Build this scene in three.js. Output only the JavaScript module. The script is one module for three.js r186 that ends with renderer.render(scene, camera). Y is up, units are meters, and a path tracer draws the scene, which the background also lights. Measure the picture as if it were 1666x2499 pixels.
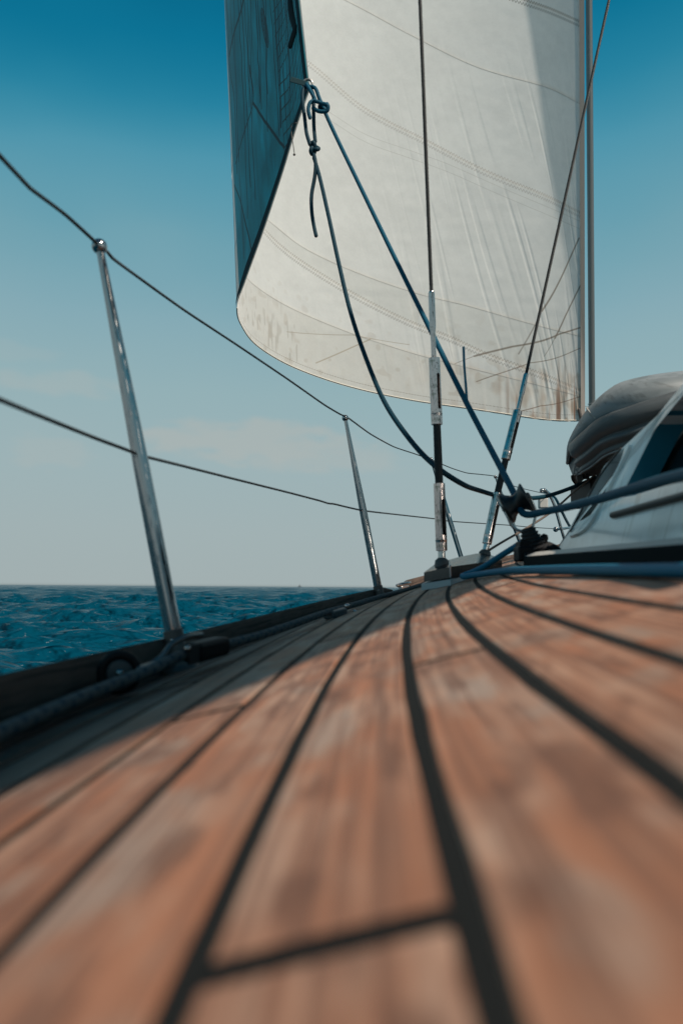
import * as THREE from 'three';
import { mergeGeometries, mergeVertices, toCreasedNormals } from 'three/addons/utils/BufferGeometryUtils.js';
import { RoundedBoxGeometry } from 'three/addons/geometries/RoundedBoxGeometry.js';
import { Brush, Evaluator, SUBTRACTION } from 'three-bvh-csg';

// ---------------------------------------------------------------- camera, sky, sun, exposure
const scene = new THREE.Scene();
const F0 = 1888, CX = 833, CY = 1249.5, VX = 880, VY = 1391;      // lens and forward vanishing point, in pixels of the 1666 x 2499 photograph
const camera = new THREE.PerspectiveCamera(67, 1666 / 2499, 0.02, 60000);
camera.position.set(0, 1.35, 0);
camera.rotation.set(5.55 * Math.PI / 180, 0, 0.0071, 'XYZ');
camera.updateMatrixWorld();
camera.focus = 4.2; camera.userData.fStop = 4.4;
scene.add(camera);

const V3 = (x, y, z) => new THREE.Vector3(x, y, z);
const ray = (px, py) => V3((px - CX) / F0, (CY - py) / F0, -1).transformDirection(camera.matrixWorld);
// the boat's axes: Fd forward, Rd across to starboard, Ud up (level with the photograph's frame; the deck itself heels)
const Fd = ray(VX, VY);
const Rd = V3(1, 0, 0).transformDirection(camera.matrixWorld); Rd.addScaledVector(Fd, -Rd.dot(Fd)).normalize();
const Ud = Rd.clone().cross(Fd);
const B = (x, y, s) => camera.position.clone().addScaledVector(Rd, x).addScaledVector(Ud, y).addScaledVector(Fd, s);
const Q = (px, py, s) => { const d = ray(px, py); return camera.position.clone().addScaledVector(d, s / d.dot(Fd)); };
const boat = p => { const q = p.clone().sub(camera.position); return [q.dot(Rd), q.dot(Ud), q.dot(Fd)]; };

const renderer = new THREE.WebGLRenderer({ antialias: true });
renderer.toneMapping = THREE.LinearToneMapping;
renderer.toneMappingExposure = 1;
renderer.shadowMap.enabled = true;

// seeded noise
let seed = 12345;
const rnd = () => { seed = (seed * 1664525 + 1013904223) >>> 0; return seed / 4294967296; };
const hash2 = (x, y) => { let h = Math.imul(x, 374761393) + Math.imul(y, 668265263) | 0; h = Math.imul(h ^ (h >>> 13), 1274126177); return ((h ^ (h >>> 16)) >>> 0) / 4294967296; };
const vnoise = (x, y, px = 1 << 20, py = 1 << 20) => {
  const xi = Math.floor(x), yi = Math.floor(y), fx = x - xi, fy = y - yi, u = fx * fx * (3 - 2 * fx), v = fy * fy * (3 - 2 * fy);
  const m = (a, n) => ((a % n) + n) % n, h = (i, j) => hash2(m(xi + i, px), m(yi + j, py));
  return (h(0, 0) * (1 - u) + h(1, 0) * u) * (1 - v) + (h(0, 1) * (1 - u) + h(1, 1) * u) * v;
};
const fbm = (x, y, o = 4, px = 1 << 20, py = 1 << 20) => { let a = 0.5, s = 0, n = 0; for (let i = 0; i < o; i++) { s += a * vnoise(x, y, px, py); n += a; a *= 0.5; x = x * 2; y = y * 2; px *= 2; py *= 2; } return s / n; };
const clamp = (x, a = 0, b = 1) => Math.min(b, Math.max(a, x));
const sstep = (a, b, x) => { const t = clamp((x - a) / (b - a)); return t * t * (3 - 2 * t); };
const lerp = (a, b, t) => a + (b - a) * t;
const lin = c => { c /= 255; return c <= 0.04045 ? c / 12.92 : ((c + 0.055) / 1.055) ** 2.4; };

// the sky: deep teal overhead, pale grey-blue at the horizon, a few thin low clouds
{
  const W = 2048, H = 1024, data = new Float32Array(W * H * 4);
  const stops = [[0, 162, 175, 176], [4, 161, 177, 179], [9, 156, 178, 182], [14, 147, 176, 182], [19, 133, 170, 181], [24, 111, 161, 176], [29, 79, 149, 172], [33, 40, 130, 160], [37, 13, 114, 148], [42, 5, 99, 133], [55, 3, 74, 110], [75, 2, 56, 86], [90, 2, 50, 78]];
  const at = e => { let i = 0; while (i < stops.length - 2 && e > stops[i + 1][0]) i++; const a = stops[i], b = stops[i + 1], t = clamp((e - a[0]) / (b[0] - a[0])); return [1, 2, 3].map(k => lin(lerp(a[k], b[k], t))); };
  const puffs = [[-7.0, 10.6, 7.5, 1.5, .85], [-1.5, 9.6, 6, 1.0, .55], [-20, 14.0, 4.2, .8, .45], [-21, 9.2, 2.6, 1.0, .35], [-24, 15.8, 3, .6, .2], [22, 12, 5, 1, .35], [40, 9, 9, 1.4, .6], [-48, 11, 9, 1.5, .6], [75, 13, 10, 1.4, .6], [-85, 10, 12, 1.6, .6], [120, 11, 10, 1.3, .6], [165, 12, 12, 1.5, .6], [-130, 12, 11, 1.4, .6]];
  for (let j = 0; j < H; j++) for (let i = 0; i < W; i++) {
    const el = ((j + 0.5) / H - 0.5) * 180, th = ((i + 0.5) / W - 0.5) * 2 * Math.PI;        // three: u = atan2(z, x) / 2pi + 0.5
    let az = Math.atan2(Math.cos(th), -Math.sin(th)) * 180 / Math.PI;                        // 0 ahead (-z), + to starboard
    const e = Math.max(0, el) + (fbm(az / 14 + 40, el / 7 + 9, 3) - 0.5) * 3.2 * sstep(3, 20, el) - 1.2 * sstep(5, 40, az) * sstep(10, 30, el);
    let c = at(Math.max(0, e));
    let k = 0;
    for (const [a, b, ra, rb, s] of puffs) { const d = ((az - a) / ra) ** 2 + ((el - b) / rb) ** 2; if (d < 5) k = Math.max(k, s * sstep(1.7, 0.1, d + (fbm(az / 1.6 + 7, el / 0.55 + a, 4) - 0.5) * 2.6)); }
    k *= 0.5;
    const cl = [lin(184), lin(182), lin(175)];
    c = c.map((x, n) => lerp(x, cl[n], k));
    if (el < 0) c = c.map(x => x * lerp(1, 0.35, sstep(0, -20, el)));
    data.set([...c, 1], (j * W + i) * 4);
  }
  const sky = new THREE.DataTexture(data, W, H, THREE.RGBAFormat, THREE.FloatType);
  sky.mapping = THREE.EquirectangularReflectionMapping; sky.magFilter = sky.minFilter = THREE.LinearFilter; sky.wrapS = THREE.RepeatWrapping; sky.needsUpdate = true;
  scene.background = sky; scene.environment = sky;
}

// the sun: over the starboard quarter, behind and to the right of the camera
const SUN_AZ = 50 * Math.PI / 180, SUN_EL = 50 * Math.PI / 180;
const sunBoat = [Math.sin(SUN_AZ) * Math.cos(SUN_EL), Math.sin(SUN_EL), -Math.cos(SUN_AZ) * Math.cos(SUN_EL)];
const sunDir = V3(0, 0, 0).addScaledVector(Rd, sunBoat[0]).addScaledVector(Ud, sunBoat[1]).addScaledVector(Fd, sunBoat[2]).normalize();
const sun = new THREE.DirectionalLight(new THREE.Color().setRGB(1, 0.89, 0.76), 5);
sun.target.position.copy(B(0.3, 0, 2.5)); sun.position.copy(sun.target.position).addScaledVector(sunDir, 14);
sun.castShadow = true; sun.shadow.mapSize.set(2048, 2048); sun.shadow.radius = 1.2; sun.shadow.bias = -0.0004;
Object.assign(sun.shadow.camera, { left: -8, right: 8, top: 8, bottom: -8, near: 0.5, far: 40 });
scene.add(sun, sun.target);

// ---------------------------------------------------------------- helpers
const used = {};
const numbered = n => { used[n] = (used[n] ?? -1) + 1; return used[n] ? `${n}_${String(used[n]).padStart(3, '0')}` : n; };
function thing(name, label, category, base, group) {
  const o = new THREE.Group(); o.name = numbered(name); o.position.copy(base); o.userData = { label, category };
  if (group) o.userData.group = group;
  scene.add(o); return o;
}
function worldOf(o) { const p = V3(0, 0, 0); for (let q = o; q && q !== scene; q = q.parent) p.add(q.position); return p; }
function part(name, geo, mat, parent, label) {        // geometry comes in world coordinates
  const g = Array.isArray(geo) ? merge(geo) : geo;
  const w = worldOf(parent); g.translate(-w.x, -w.y, -w.z);
  const m = new THREE.Mesh(g, mat); m.name = name; m.castShadow = m.receiveShadow = true;
  if (label) m.userData.label = label;
  parent.add(m); return m;
}
function solo(name, geo, mat, label, category, group, kind) {
  const g = Array.isArray(geo) ? merge(geo) : geo;
  g.computeBoundingBox(); const c = V3(0, 0, 0); g.boundingBox.getCenter(c); c.y = g.boundingBox.min.y;
  if (kind) c.set(0, 0, 0);
  g.translate(-c.x, -c.y, -c.z);
  const m = new THREE.Mesh(g, mat); m.name = numbered(name); m.position.copy(c); m.castShadow = m.receiveShadow = true;
  m.userData = { label }; if (category) m.userData.category = category; if (group) m.userData.group = group; if (kind) m.userData.kind = kind;
  scene.add(m); return m;
}
function merge(list) {
  const gs = list.map(g => { const n = g.index ? g.toNonIndexed() : g; for (const k of Object.keys(n.attributes)) if (!['position', 'normal', 'uv'].includes(k)) n.deleteAttribute(k); if (!n.attributes.uv) n.setAttribute('uv', new THREE.BufferAttribute(new Float32Array(n.attributes.position.count * 2), 2)); n.clearGroups?.(); return n; });
  return mergeGeometries(gs);
}
const curve = (pts, tension = 0.5) => new THREE.CatmullRomCurve3(pts, false, 'centripetal', tension);
function tube(pts, r, seg = 60, rad = 10, capped = true) {
  const c = pts.getPoint ? pts : pts.length === 2 ? new THREE.LineCurve3(...pts) : curve(pts), L = c.getLength();
  const g = new THREE.TubeGeometry(c, seg, r, rad, false), uv = g.attributes.uv;
  for (let i = 0; i < uv.count; i++) uv.setXY(i, uv.getX(i) * L, uv.getY(i) * r * 6.283);
  if (!capped) return g;
  const caps = [0, 1].map(t => { const s = new THREE.SphereGeometry(r, rad, 5); s.scale(1, 1, 1); const p = c.getPoint(t); s.translate(p.x, p.y, p.z); return s; });
  return merge([g, ...caps]);
}
function lathe(a, b, prof, rad = 24) {               // profile of [distance along 0..1, radius] turned round the line a -> b
  const L = a.distanceTo(b), g = new THREE.LatheGeometry(prof.map(([t, r]) => new THREE.Vector2(Math.max(r, 1e-5), t * L)), rad);
  g.applyQuaternion(new THREE.Quaternion().setFromUnitVectors(V3(0, 1, 0), b.clone().sub(a).normalize())); g.translate(a.x, a.y, a.z); return g;
}
function orient(g, pos, x, y) {                      // local x, y axes and their normal z to world
  const X = x.clone().normalize(), Z = X.clone().cross(y).normalize(), Y = Z.clone().cross(X);
  g.applyMatrix4(new THREE.Matrix4().makeBasis(X, Y, Z).setPosition(pos)); return g;
}
const ball = (p, r, n = 16) => { const g = new THREE.SphereGeometry(r, n, n >> 1); g.translate(p.x, p.y, p.z); return g; };
const rbox = (w, h, d, r, pos, x, y) => orient(new RoundedBoxGeometry(w, h, d, 3, r), pos, x, y);
function grid(nu, nv, f, uvf) {                      // surface from f(i/nu, j/nv)
  const pos = [], uv = [], idx = [];
  for (let j = 0; j <= nv; j++) for (let i = 0; i <= nu; i++) { const p = f(i / nu, j / nv); pos.push(p.x, p.y, p.z); uv.push(...(uvf ? uvf(i / nu, j / nv) : [i / nu, j / nv])); }
  for (let j = 0; j < nv; j++) for (let i = 0; i < nu; i++) { const a = j * (nu + 1) + i, b = a + 1, c = a + nu + 1, d = c + 1; idx.push(a, b, d, a, d, c); }
  const g = new THREE.BufferGeometry(); g.setAttribute('position', new THREE.Float32BufferAttribute(pos, 3)); g.setAttribute('uv', new THREE.Float32BufferAttribute(uv, 2)); g.setIndex(idx); g.computeVertexNormals(); return g;
}
function pwl(tab) { return x => { if (x <= tab[0][0]) return tab[0][1]; for (let i = 1; i < tab.length; i++) if (x <= tab[i][0]) { const [a, b] = tab[i - 1], [c, d] = tab[i]; return lerp(b, d, (x - a) / (c - a)); } return tab.at(-1)[1]; }; }
function smoothTab(tab) {                            // smooth curve through table points
  return x => {
    const n = tab.length; if (x <= tab[0][0]) return tab[0][1]; if (x >= tab[n - 1][0]) return tab[n - 1][1];
    let i = 0; while (x > tab[i + 1][0]) i++;
    const sl = k => { const a = tab[Math.max(0, k - 1)], b = tab[Math.min(n - 1, k + 1)]; return (b[1] - a[1]) / (b[0] - a[0]); };
    const [x0, y0] = tab[i], [x1, y1] = tab[i + 1], h = x1 - x0, t = (x - x0) / h, m0 = sl(i) * h, m1 = sl(i + 1) * h;
    return (2 * t ** 3 - 3 * t * t + 1) * y0 + (t ** 3 - 2 * t * t + t) * m0 + (-2 * t ** 3 + 3 * t * t) * y1 + (t ** 3 - t * t) * m1;
  };
}
function tex(w, h, f, srgb, wrap = true) {           // f(x, y) in 0..1 -> [r, g, b] in 0..1
  const d = new Uint8Array(w * h * 4);
  for (let j = 0; j < h; j++) for (let i = 0; i < w; i++) { const c = f((i + .5) / w, (j + .5) / h); for (let k = 0; k < 3; k++) d[(j * w + i) * 4 + k] = clamp(c[k]) * 255; d[(j * w + i) * 4 + 3] = 255; }
  const t = new THREE.DataTexture(d, w, h); if (srgb) t.colorSpace = THREE.SRGBColorSpace; if (wrap) t.wrapS = t.wrapT = THREE.RepeatWrapping; t.magFilter = THREE.LinearFilter; t.minFilter = THREE.LinearMipmapLinearFilter; t.generateMipmaps = true; t.needsUpdate = true; return t;
}
const rgb = (r, g, b) => new THREE.Color().setRGB(r, g, b);
const std = (c, roughness, metalness = 0, more = {}) => new THREE.MeshPhysicalMaterial({ color: rgb(...c), roughness, metalness, side: THREE.DoubleSide, ...more });

// ---------------------------------------------------------------- materials
const mixc = (a, b, t) => a.map((x, i) => lerp(x, b[i], t));
// weathered teak: 0.5 m across the grain by 2 m along it
const teakMap = tex(1024, 1024, (x, y) => {
  const fine = fbm(x * 160, y * 14, 3, 160, 14), mid = fbm(x * 48, y * 6, 4, 48, 6), coarse = fbm(x * 20, y * 12, 4, 20, 12), blotch = fbm(x * 18 + 3, y * 26, 4, 18, 26);
  const mott = fbm(x * 26 + 11, y * 36 + 4, 4, 26, 36), patch = fbm(x * 16 + 50, y * 30 + 50, 4, 16, 30), dirt = fbm(x * 30 + 9, y * 44 + 2, 4, 30, 44);
  let c = mixc([0.555, 0.395, 0.31], [0.64, 0.525, 0.455], sstep(0.30, 0.68, 0.6 * mott + 0.4 * coarse));
  c = mixc(c, [0.585, 0.385, 0.28], 0.7 * sstep(0.42, 0.66, blotch));
  c = mixc(c, [0.565, 0.525, 0.495], 0.6 * sstep(0.48, 0.70, patch));
  c = mixc(c, [0.37, 0.255, 0.20], 0.6 * sstep(0.52, 0.76, dirt));
  c = mixc(c, [0.40, 0.275, 0.215], 0.35 * sstep(0.50, 0.72, fbm(x * 64 + 5, y * 8 + 1, 4, 64, 8)));
  c = mixc(c, [0.36, 0.25, 0.20], 0.5 * sstep(0.50, 0.74, fine));
  return mixc(c, [0.42, 0.33, 0.285], 0.25 * sstep(0.54, 0.80, mid));
}, true);
const teakBump = tex(512, 1024, (x, y) => { const f = 0.6 * fbm(x * 150, y * 10, 3, 150, 10) + 0.4 * fbm(x * 40, y * 20, 3, 40, 20); return [f, f, f]; });
for (const t of [teakMap, teakBump]) t.repeat.set(2, 0.5);
const teakTones = [[1, 1, 1], [.94, .90, .87], [1.03, 1.04, 1.06], [.96, .97, .98], [1, .95, .90]].map(t => new THREE.MeshPhysicalMaterial({ color: rgb(...t.map((x, k) => x * [1.10, 1.04, 1.0][k])), map: teakMap, bumpMap: teakBump, bumpScale: 0.0012, roughness: 0.68, specularIntensity: 0.8, side: THREE.DoubleSide }));
const teakShaded = [.26, .72].map(k => { const m = teakTones[0].clone(); m.color.multiplyScalar(k); return m; });   // outer planks: boom shade put into the teak colour
const grain = tex(256, 256, (x, y) => { const f = fbm(x * 32, y * 32, 4, 32, 32); return [f, f, f]; });
const caulkM = std([0.011, 0.012, 0.012], 0.95, 0, { bumpMap: grain, bumpScale: 0.001, specularIntensity: 0.25 });
const railMap = tex(256, 1024, (x, y) => { const f = fbm(x * 40, y * 10, 4, 40, 10), k = fbm(x * 10, y * 30, 4, 10, 30); return mixc(mixc([.25, .195, .165], [.36, .30, .265], k), [.13, .10, .085], sstep(.5, .75, f)); }, true);
railMap.repeat.set(6, 1);
const railM = new THREE.MeshPhysicalMaterial({ map: railMap, bumpMap: railMap, bumpScale: 0.002, roughness: 0.85, side: THREE.DoubleSide });
const smudge = tex(256, 256, (x, y) => { const f = 0.10 + 0.35 * sstep(.5, .8, fbm(x * 12, y * 12, 5, 12, 12)); return [f, f, f]; });
smudge.repeat.set(4, 4);
const chromeM = std([0.34, 0.345, 0.35], 1, 1, { roughnessMap: smudge });
const pitted = tex(256, 256, (x, y) => { const p = .8 * sstep(.72, .78, fbm(x * 22, y * 22, 3, 22, 22)), s = sstep(.55, .75, fbm(x * 9 + 4, y * 9, 4, 9, 9)); return mixc(mixc([.82, .77, .76], [.60, .59, .56], s), [.12, .10, .09], p); }, true);
pitted.repeat.set(2, 2);
const steelM = std([0.85, 0.85, 0.85], 0.17, 1, { map: pitted });
const alloyM = std([0.55, 0.55, 0.54], 0.34, 1);
const plateM = std([0.10, 0.098, 0.095], 0.22, 1, { bumpMap: grain, bumpScale: 0.0006 });
const blackM = std([0.006, 0.006, 0.007], 0.6, 0, { specularIntensity: 0.4 });
const rubberM = std([0.010, 0.010, 0.011], 0.7);
const wireDarkM = std([0.015, 0.017, 0.019], 0.4, 0.2);
const strandM = std([0.028, 0.030, 0.031], 0.5, 0.6);
const braid = tex(64, 64, (x, y) => { const a = Math.sin((x + y) * Math.PI * 4), b = Math.sin((x - y) * Math.PI * 4), f = 0.5 + 0.25 * (Math.max(a, -0.2) * Math.sign(b) + Math.abs(a * b)); return [f, f, f]; });
braid.repeat.set(95, 95);
const ropeM = std([0.001, 0.072, 0.122], 0.6, 0, { bumpMap: braid, bumpScale: 0.0007, specularIntensity: 0.45 });
const fleck = tex(64, 64, (x, y) => { const on = (((x * 4) % 1 < 0.42) && (((y * 2 + Math.floor(x * 4) * .5) % 1) < 0.5)) ? 1 : 0, f = .85 + .3 * (vnoise(x * 32, y * 32, 32, 32) - .5); return mixc([.32, .36, .37], [.07, .22, .29], on).map(v => v * f); }, true);
fleck.repeat.set(14, 28);
const fleckM = new THREE.MeshPhysicalMaterial({ map: fleck, bumpMap: braid, bumpScale: 0.0006, roughness: 0.85, side: THREE.DoubleSide });
const lazyM = ropeM.clone(); lazyM.color = rgb(.001, .032, .052); const deckRopeM = ropeM.clone(); deckRopeM.color = rgb(.003, .14, .24);  // backlit darkness put into the lazy sheet, sunlit brightness into the deck rope
const gelMap = tex(512, 512, (x, y) => { const s = sstep(.5, .8, fbm(x * 6, y * 9, 5, 6, 9)), st = sstep(.62, .8, fbm(x * 50, y * 5, 3, 50, 5)); return mixc(mixc([.93, .94, .93], [.85, .85, .83], s), [.70, .68, .64], .4 * st); }, true);
const gelM = new THREE.MeshPhysicalMaterial({ map: gelMap, roughness: 0.22, clearcoat: 0.4, clearcoatRoughness: 0.1, side: THREE.DoubleSide });
const smokedM = std([0.006, 0.009, 0.010], 0.12, 0, { ior: 1.49, specularIntensity: 0.35 });
const trimM = std([0.07, 0.06, 0.055], 0.5);
const whiteM = std([0.75, 0.75, 0.72], 0.4);
const dingMap = tex(512, 512, (x, y) => { const s = fbm(x * 8, y * 8, 5, 8, 8), d = sstep(.6, .78, fbm(x * 30, y * 12, 4, 30, 12)); return mixc(mixc([.50, .525, .535], [.42, .45, .46], sstep(.4, .7, s)), [.24, .26, .26], .35 * d); }, true);
const dingM = new THREE.MeshPhysicalMaterial({ map: dingMap, roughness: 0.55, side: THREE.DoubleSide });
const dingDarkM = std([0.075, 0.085, 0.09], 0.45, 0, { bumpMap: grain, bumpScale: 0.001 });

// ---------------------------------------------------------------- sea
{
  const waves = []; for (let i = 0; i < 70; i++) { const L = 0.2 * Math.pow(15, rnd() ** 1.25), a = (rnd() + rnd() - 1) * 0.95 + 0.12; waves.push({ k: 2 * Math.PI / L, L, dx: Math.sin(a), dz: Math.cos(a), A: 0.0165 * L ** 0.95, ph: rnd() * 6.283 }); }
  for (let i = 0; i < 16; i++) { const L = 3 + 10 * rnd(), a = (rnd() + rnd() - 1) * 0.9 + 0.1; waves.push({ k: 2 * Math.PI / L, L, dx: Math.sin(a), dz: Math.cos(a), A: 0.0075 * L, ph: rnd() * 6.283 }); }
  const radii = [1.2]; while (radii.at(-1) < 1200) radii.push(radii.at(-1) * 1.0075 + 0.012); for (const r of [1600, 2400, 4000, 8000, 16000, 32000]) radii.push(r);
  const angs = []; for (let a = -180; a < -50; a += 5) angs.push(a); for (let a = -50; a < -28; a += 1) angs.push(a); for (let a = -28; a < 28; a += 0.17) angs.push(a); for (let a = 28; a < 50; a += 1) angs.push(a); for (let a = 50; a < 180; a += 5) angs.push(a); angs.push(180);
  const nA = angs.length, nR = radii.length, pos = new Float32Array(nA * nR * 3), uv = new Float32Array(nA * nR * 2), idx = [];
  for (let j = 0; j < nR; j++) for (let i = 0; i < nA; i++) {
    const a = angs[i] * Math.PI / 180, r = radii[j], x = r * Math.sin(a), z = -r * Math.cos(a), cell = Math.max(r * 0.0075 + .012, Math.abs(angs[i]) > 50 ? r * 0.08 : Math.abs(angs[i]) > 28 ? r * .018 : 0);
    let y = 0; if (r < 1200) { const patch = 0.65 + 0.8 * fbm(x / 9 + 100, z / 9 + 100, 2);
      for (const w of waves) { const f = 1 - sstep(w.L * 0.22, w.L * 0.55, cell); if (f > 0) { const s = Math.sin(w.k * (x * w.dx + z * w.dz) + w.ph); y += f * w.A * patch * (s + 0.28 * (s * s - .5)); } } }
    const o = j * nA + i; pos.set([x, y, z], o * 3); uv.set([x / 13, z / 6], o * 2);
  }
  for (let j = 0; j < nR - 1; j++) for (let i = 0; i < nA - 1; i++) { const p = j * nA + i; idx.push(p, p + nA, p + 1, p + 1, p + nA, p + nA + 1); }
  const g = new THREE.BufferGeometry(); g.setAttribute('position', new THREE.BufferAttribute(pos, 3)); g.setAttribute('uv', new THREE.BufferAttribute(uv, 2)); g.setIndex(idx); g.computeVertexNormals();
  const N = 512, hgt = new Float32Array(N * N); for (let j = 0; j < N; j++) for (let i = 0; i < N; i++) hgt[j * N + i] = fbm(i / N * 20, j / N * 20, 5, 20, 20) - 0.5 * Math.abs(fbm(i / N * 14 + 40, j / N * 14, 3, 14, 14) - 0.5);
  const nrm = tex(N, N, (x, y) => { const i = Math.floor(x * N), j = Math.floor(y * N), h = (a, b) => hgt[((b + N) % N) * N + (a + N) % N], s = 26; let nx = -(h(i + 1, j) - h(i - 1, j)) * s * .5, ny = -(h(i, j + 1) - h(i, j - 1)) * s * .5; const l = Math.hypot(nx, ny, 1); return [nx / l * .5 + .5, ny / l * .5 + .5, 1 / l * .5 + .5]; });
  const seaM = new THREE.MeshPhysicalMaterial({ color: rgb(0.0008, 0.048, 0.082), specularIntensity: 0.09, roughness: 0.16, ior: 1.33, normalMap: nrm, normalScale: new THREE.Vector2(1.1, 1.1), side: THREE.DoubleSide });
  solo('sea', g, seaM, 'rippled teal blue open sea reaching the horizon', null, null, 'structure');
}

// ---------------------------------------------------------------- deck
const HC = 0.077, TILT = 0.25;
const shift = s => 0.038 * s * s * (s < 0 ? 0 : 1), crown = s => (s < 0 ? 0 : 0.0055 * s * s);
const D = (v, s, up = 0) => B(v + shift(s), -HC + TILT * v + crown(s) + up, s);
const railV = smoothTab([[-1.5, -0.33], [0, -0.365], [0.5, -0.376], [0.76, -0.376], [1.18, -0.362], [1.55, -0.325], [2.3, -0.25], [2.75, -0.19], [3.4, -0.13], [4, -0.075], [5, 0.10], [5.8, 0.32], [6.5, 0.62]]);
const sRows = (a, b, n) => { const f = s => Math.asinh((s - 0) / 0.35), g = t => Math.sinh(t) * 0.35, out = []; for (let i = 0; i <= n; i++) out.push(g(lerp(f(a), f(b), i / n))); return out; };
{
  const deck = new THREE.Group(); deck.name = 'deck'; deck.userData = { label: 'heeled teak laid side deck with dark caulked seams', kind: 'structure' }; scene.add(deck);
  // black bedding under and between the planks, over the whole foredeck
  const rows = sRows(-1.5, 6.4, 70);
  const vOut = (s, t) => lerp(railV(s), Math.max(railV(s), lerp(0.56, 3.0, clamp((s - 0.9) / 1.2)) - (s > 4 ? (s - 4) * 1.0 : 0)), t);
  part('caulking', grid(14, 70, (i, j) => { const s = rows[Math.round(j * 70)]; return D(vOut(s, i), s, -0.0014); }), caulkM, deck);
  // deck underside so that the deck has thickness
  part('deck_core', grid(6, 70, (i, j) => { const s = rows[Math.round(j * 70)]; return D(vOut(s, i), s, -0.03); }), trimM, deck);
  const W = 0.775 * HC, V0 = 0.277 * HC, GAP = 0.0041;
  const joints = { 0: [0.565, 3.1], '-1': [0.169, 1.5, 3.6], '-2': [1.02, 2.7], '-3': [0.585, 2.2], '-4': [0.30, 1.7], '-5': [0.9, 2.9], 1: [-0.2, 1.9], 2: [1.28, 3.4], 3: [0.5, 2.4], 4: [0.2, 1.4], 5: [0.9, 2.8] };
  for (let n = -7; n <= 6; n++) {
    const v1 = V0 + n * W + GAP, v2 = V0 + (n + 1) * W - GAP, cuts = [-1.5, ...(joints[n] ?? [1.4 + 0.3 * (n & 1)]), 6.3];
    for (let c = 0; c < cuts.length - 1; c++) {
      const a = cuts[c] + (c ? 0.0058 : 0), b = cuts[c + 1] - (c < cuts.length - 2 ? 0.0058 : 0), N = Math.max(6, Math.round(30 * (Math.asinh(b / .35) - Math.asinh(a / .35)) / 3));
      const ss = sRows(a, b, N).filter(s => railV(s) + 0.012 < v2 - 0.004); if (ss.length < 2) continue;
      if (c) part('joint_caulk', grid(4, 1, (i, j) => { const q = cuts[c] + lerp(-.0056, .0056, j); return D(lerp(Math.max(v1, railV(q) + .012), v2, i), q, -0.0002); }), caulkM, deck);
      const u0 = rnd() * 10, w0 = rnd() * 10, prof = [[0, -0.004], [0.0, -0.0012], [0.02, 0], [0.5, 0.0002], [0.98, 0], [1, -0.0012], [1, -0.004]];
      const jit = prof.map(() => 0);
      const wob = s => 0.0014 * (vnoise(s * 16 + n * 7, n * 3.3) - .5) + 0.0007 * (vnoise(s * 60 + n * 5, n * 2.1) - .5);
      let g = grid(prof.length - 1, ss.length - 1, (i, j) => { const k = Math.round(i * (prof.length - 1)), s = ss[Math.round(j * (ss.length - 1))], lo = Math.max(v1, railV(s) + 0.012), hi = v2; const [f, y] = prof[k]; return D(lerp(lo, hi, f) + wob(s) * (f < .5 ? 1 : -1), s, y); },
        (i, j) => { const s = ss[Math.round(j * (ss.length - 1))]; return [prof[Math.round(i * (prof.length - 1))][0] * W + u0, s + w0]; });
      // end grain faces at the butt joints
      const ends = [ss[0], ss.at(-1)].map(s => grid(1, 1, (i, j) => D(lerp(Math.max(v1, railV(s) + .012), v2, i), s, -0.004 + 0.0036 * j)));
      g = merge([toCreasedNormals(g, 0.7), ...ends]);
      const tone = Math.floor(rnd() * teakTones.length); part('plank', g, n <= -5 ? teakShaded[0] : n === -4 ? teakShaded[1] : teakTones[tone], deck);
    }
  }
  deck.traverse(m => { if (m.name === 'plank') m.name = 'plank'; });
}
// hull: topsides under the deck edge
{
  const rows = sRows(-1.5, 6.4, 50), side = (sg) => grid(8, 50, (i, j) => { const s = rows[Math.round(j * 50)], e = D(railV(s) - 0.03, s, -0.002), [x, y, z] = boat(e); let X = x + 0.30 * i * i + 0.03 * Math.sin(i * 3) * -1, Y = y - 1.75 * i; if (sg) { const dx = 3.8 - 2 * x; return B(x + dx - (X - x), y + TILT * dx - 1.95 * i, z); } return B(X, Y, z); });
  solo('hull', [side(0), side(1)], gelM, 'white topsides of the yacht below the deck edge', null, null, 'structure');
}
// toe rail: weathered timber along the deck edge, in two lengths
function toeRail(a, b, hf, label) {
  const n = 48, w = 0.018, secs = [[-1, -0.03], [-1, 0.75], [-0.75, 1], [0.7, 1], [1, 0.8], [1, -0.05]];
  const g = grid(secs.length - 1, n, (i, j) => { const k = Math.round(i * (secs.length - 1)), s = lerp(a, b, j), [x, y] = secs[k], e = Math.min(1, (b - s) / 0.05 + 0.02, (s - a) / 0.05 + 0.3), r = Math.sqrt(1 - (1 - clamp(e)) ** 2); return D(railV(s) + x * w, s, hf(s) * (y > 0 ? y * (0.35 + 0.65 * r) : y)); }, (i, j) => [i * 0.14, lerp(a, b, j)]);
  const cap = grid(secs.length - 1, 1, (i, j) => { const [x, y] = secs[Math.round(i * (secs.length - 1))]; return D(railV(b) + x * w * (j ? 0.98 : 0), b, hf(b) * (j ? y * .35 : 0.1)); });
  solo('toe_rail', [toCreasedNormals(g, 0.9), cap], railM, label, 'toe rail');
}
toeRail(-1.4, 2.74, smoothTab([[0, .07], [.7, .066], [1.2, .053], [1.6, .045], [2.3, .034], [2.74, .024]]), 'weathered wooden toe rail along the deck edge under the two near stanchions');
toeRail(2.98, 6.3, s => 0.03, 'far length of wooden toe rail starting just beyond the small deck cleat');

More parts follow.
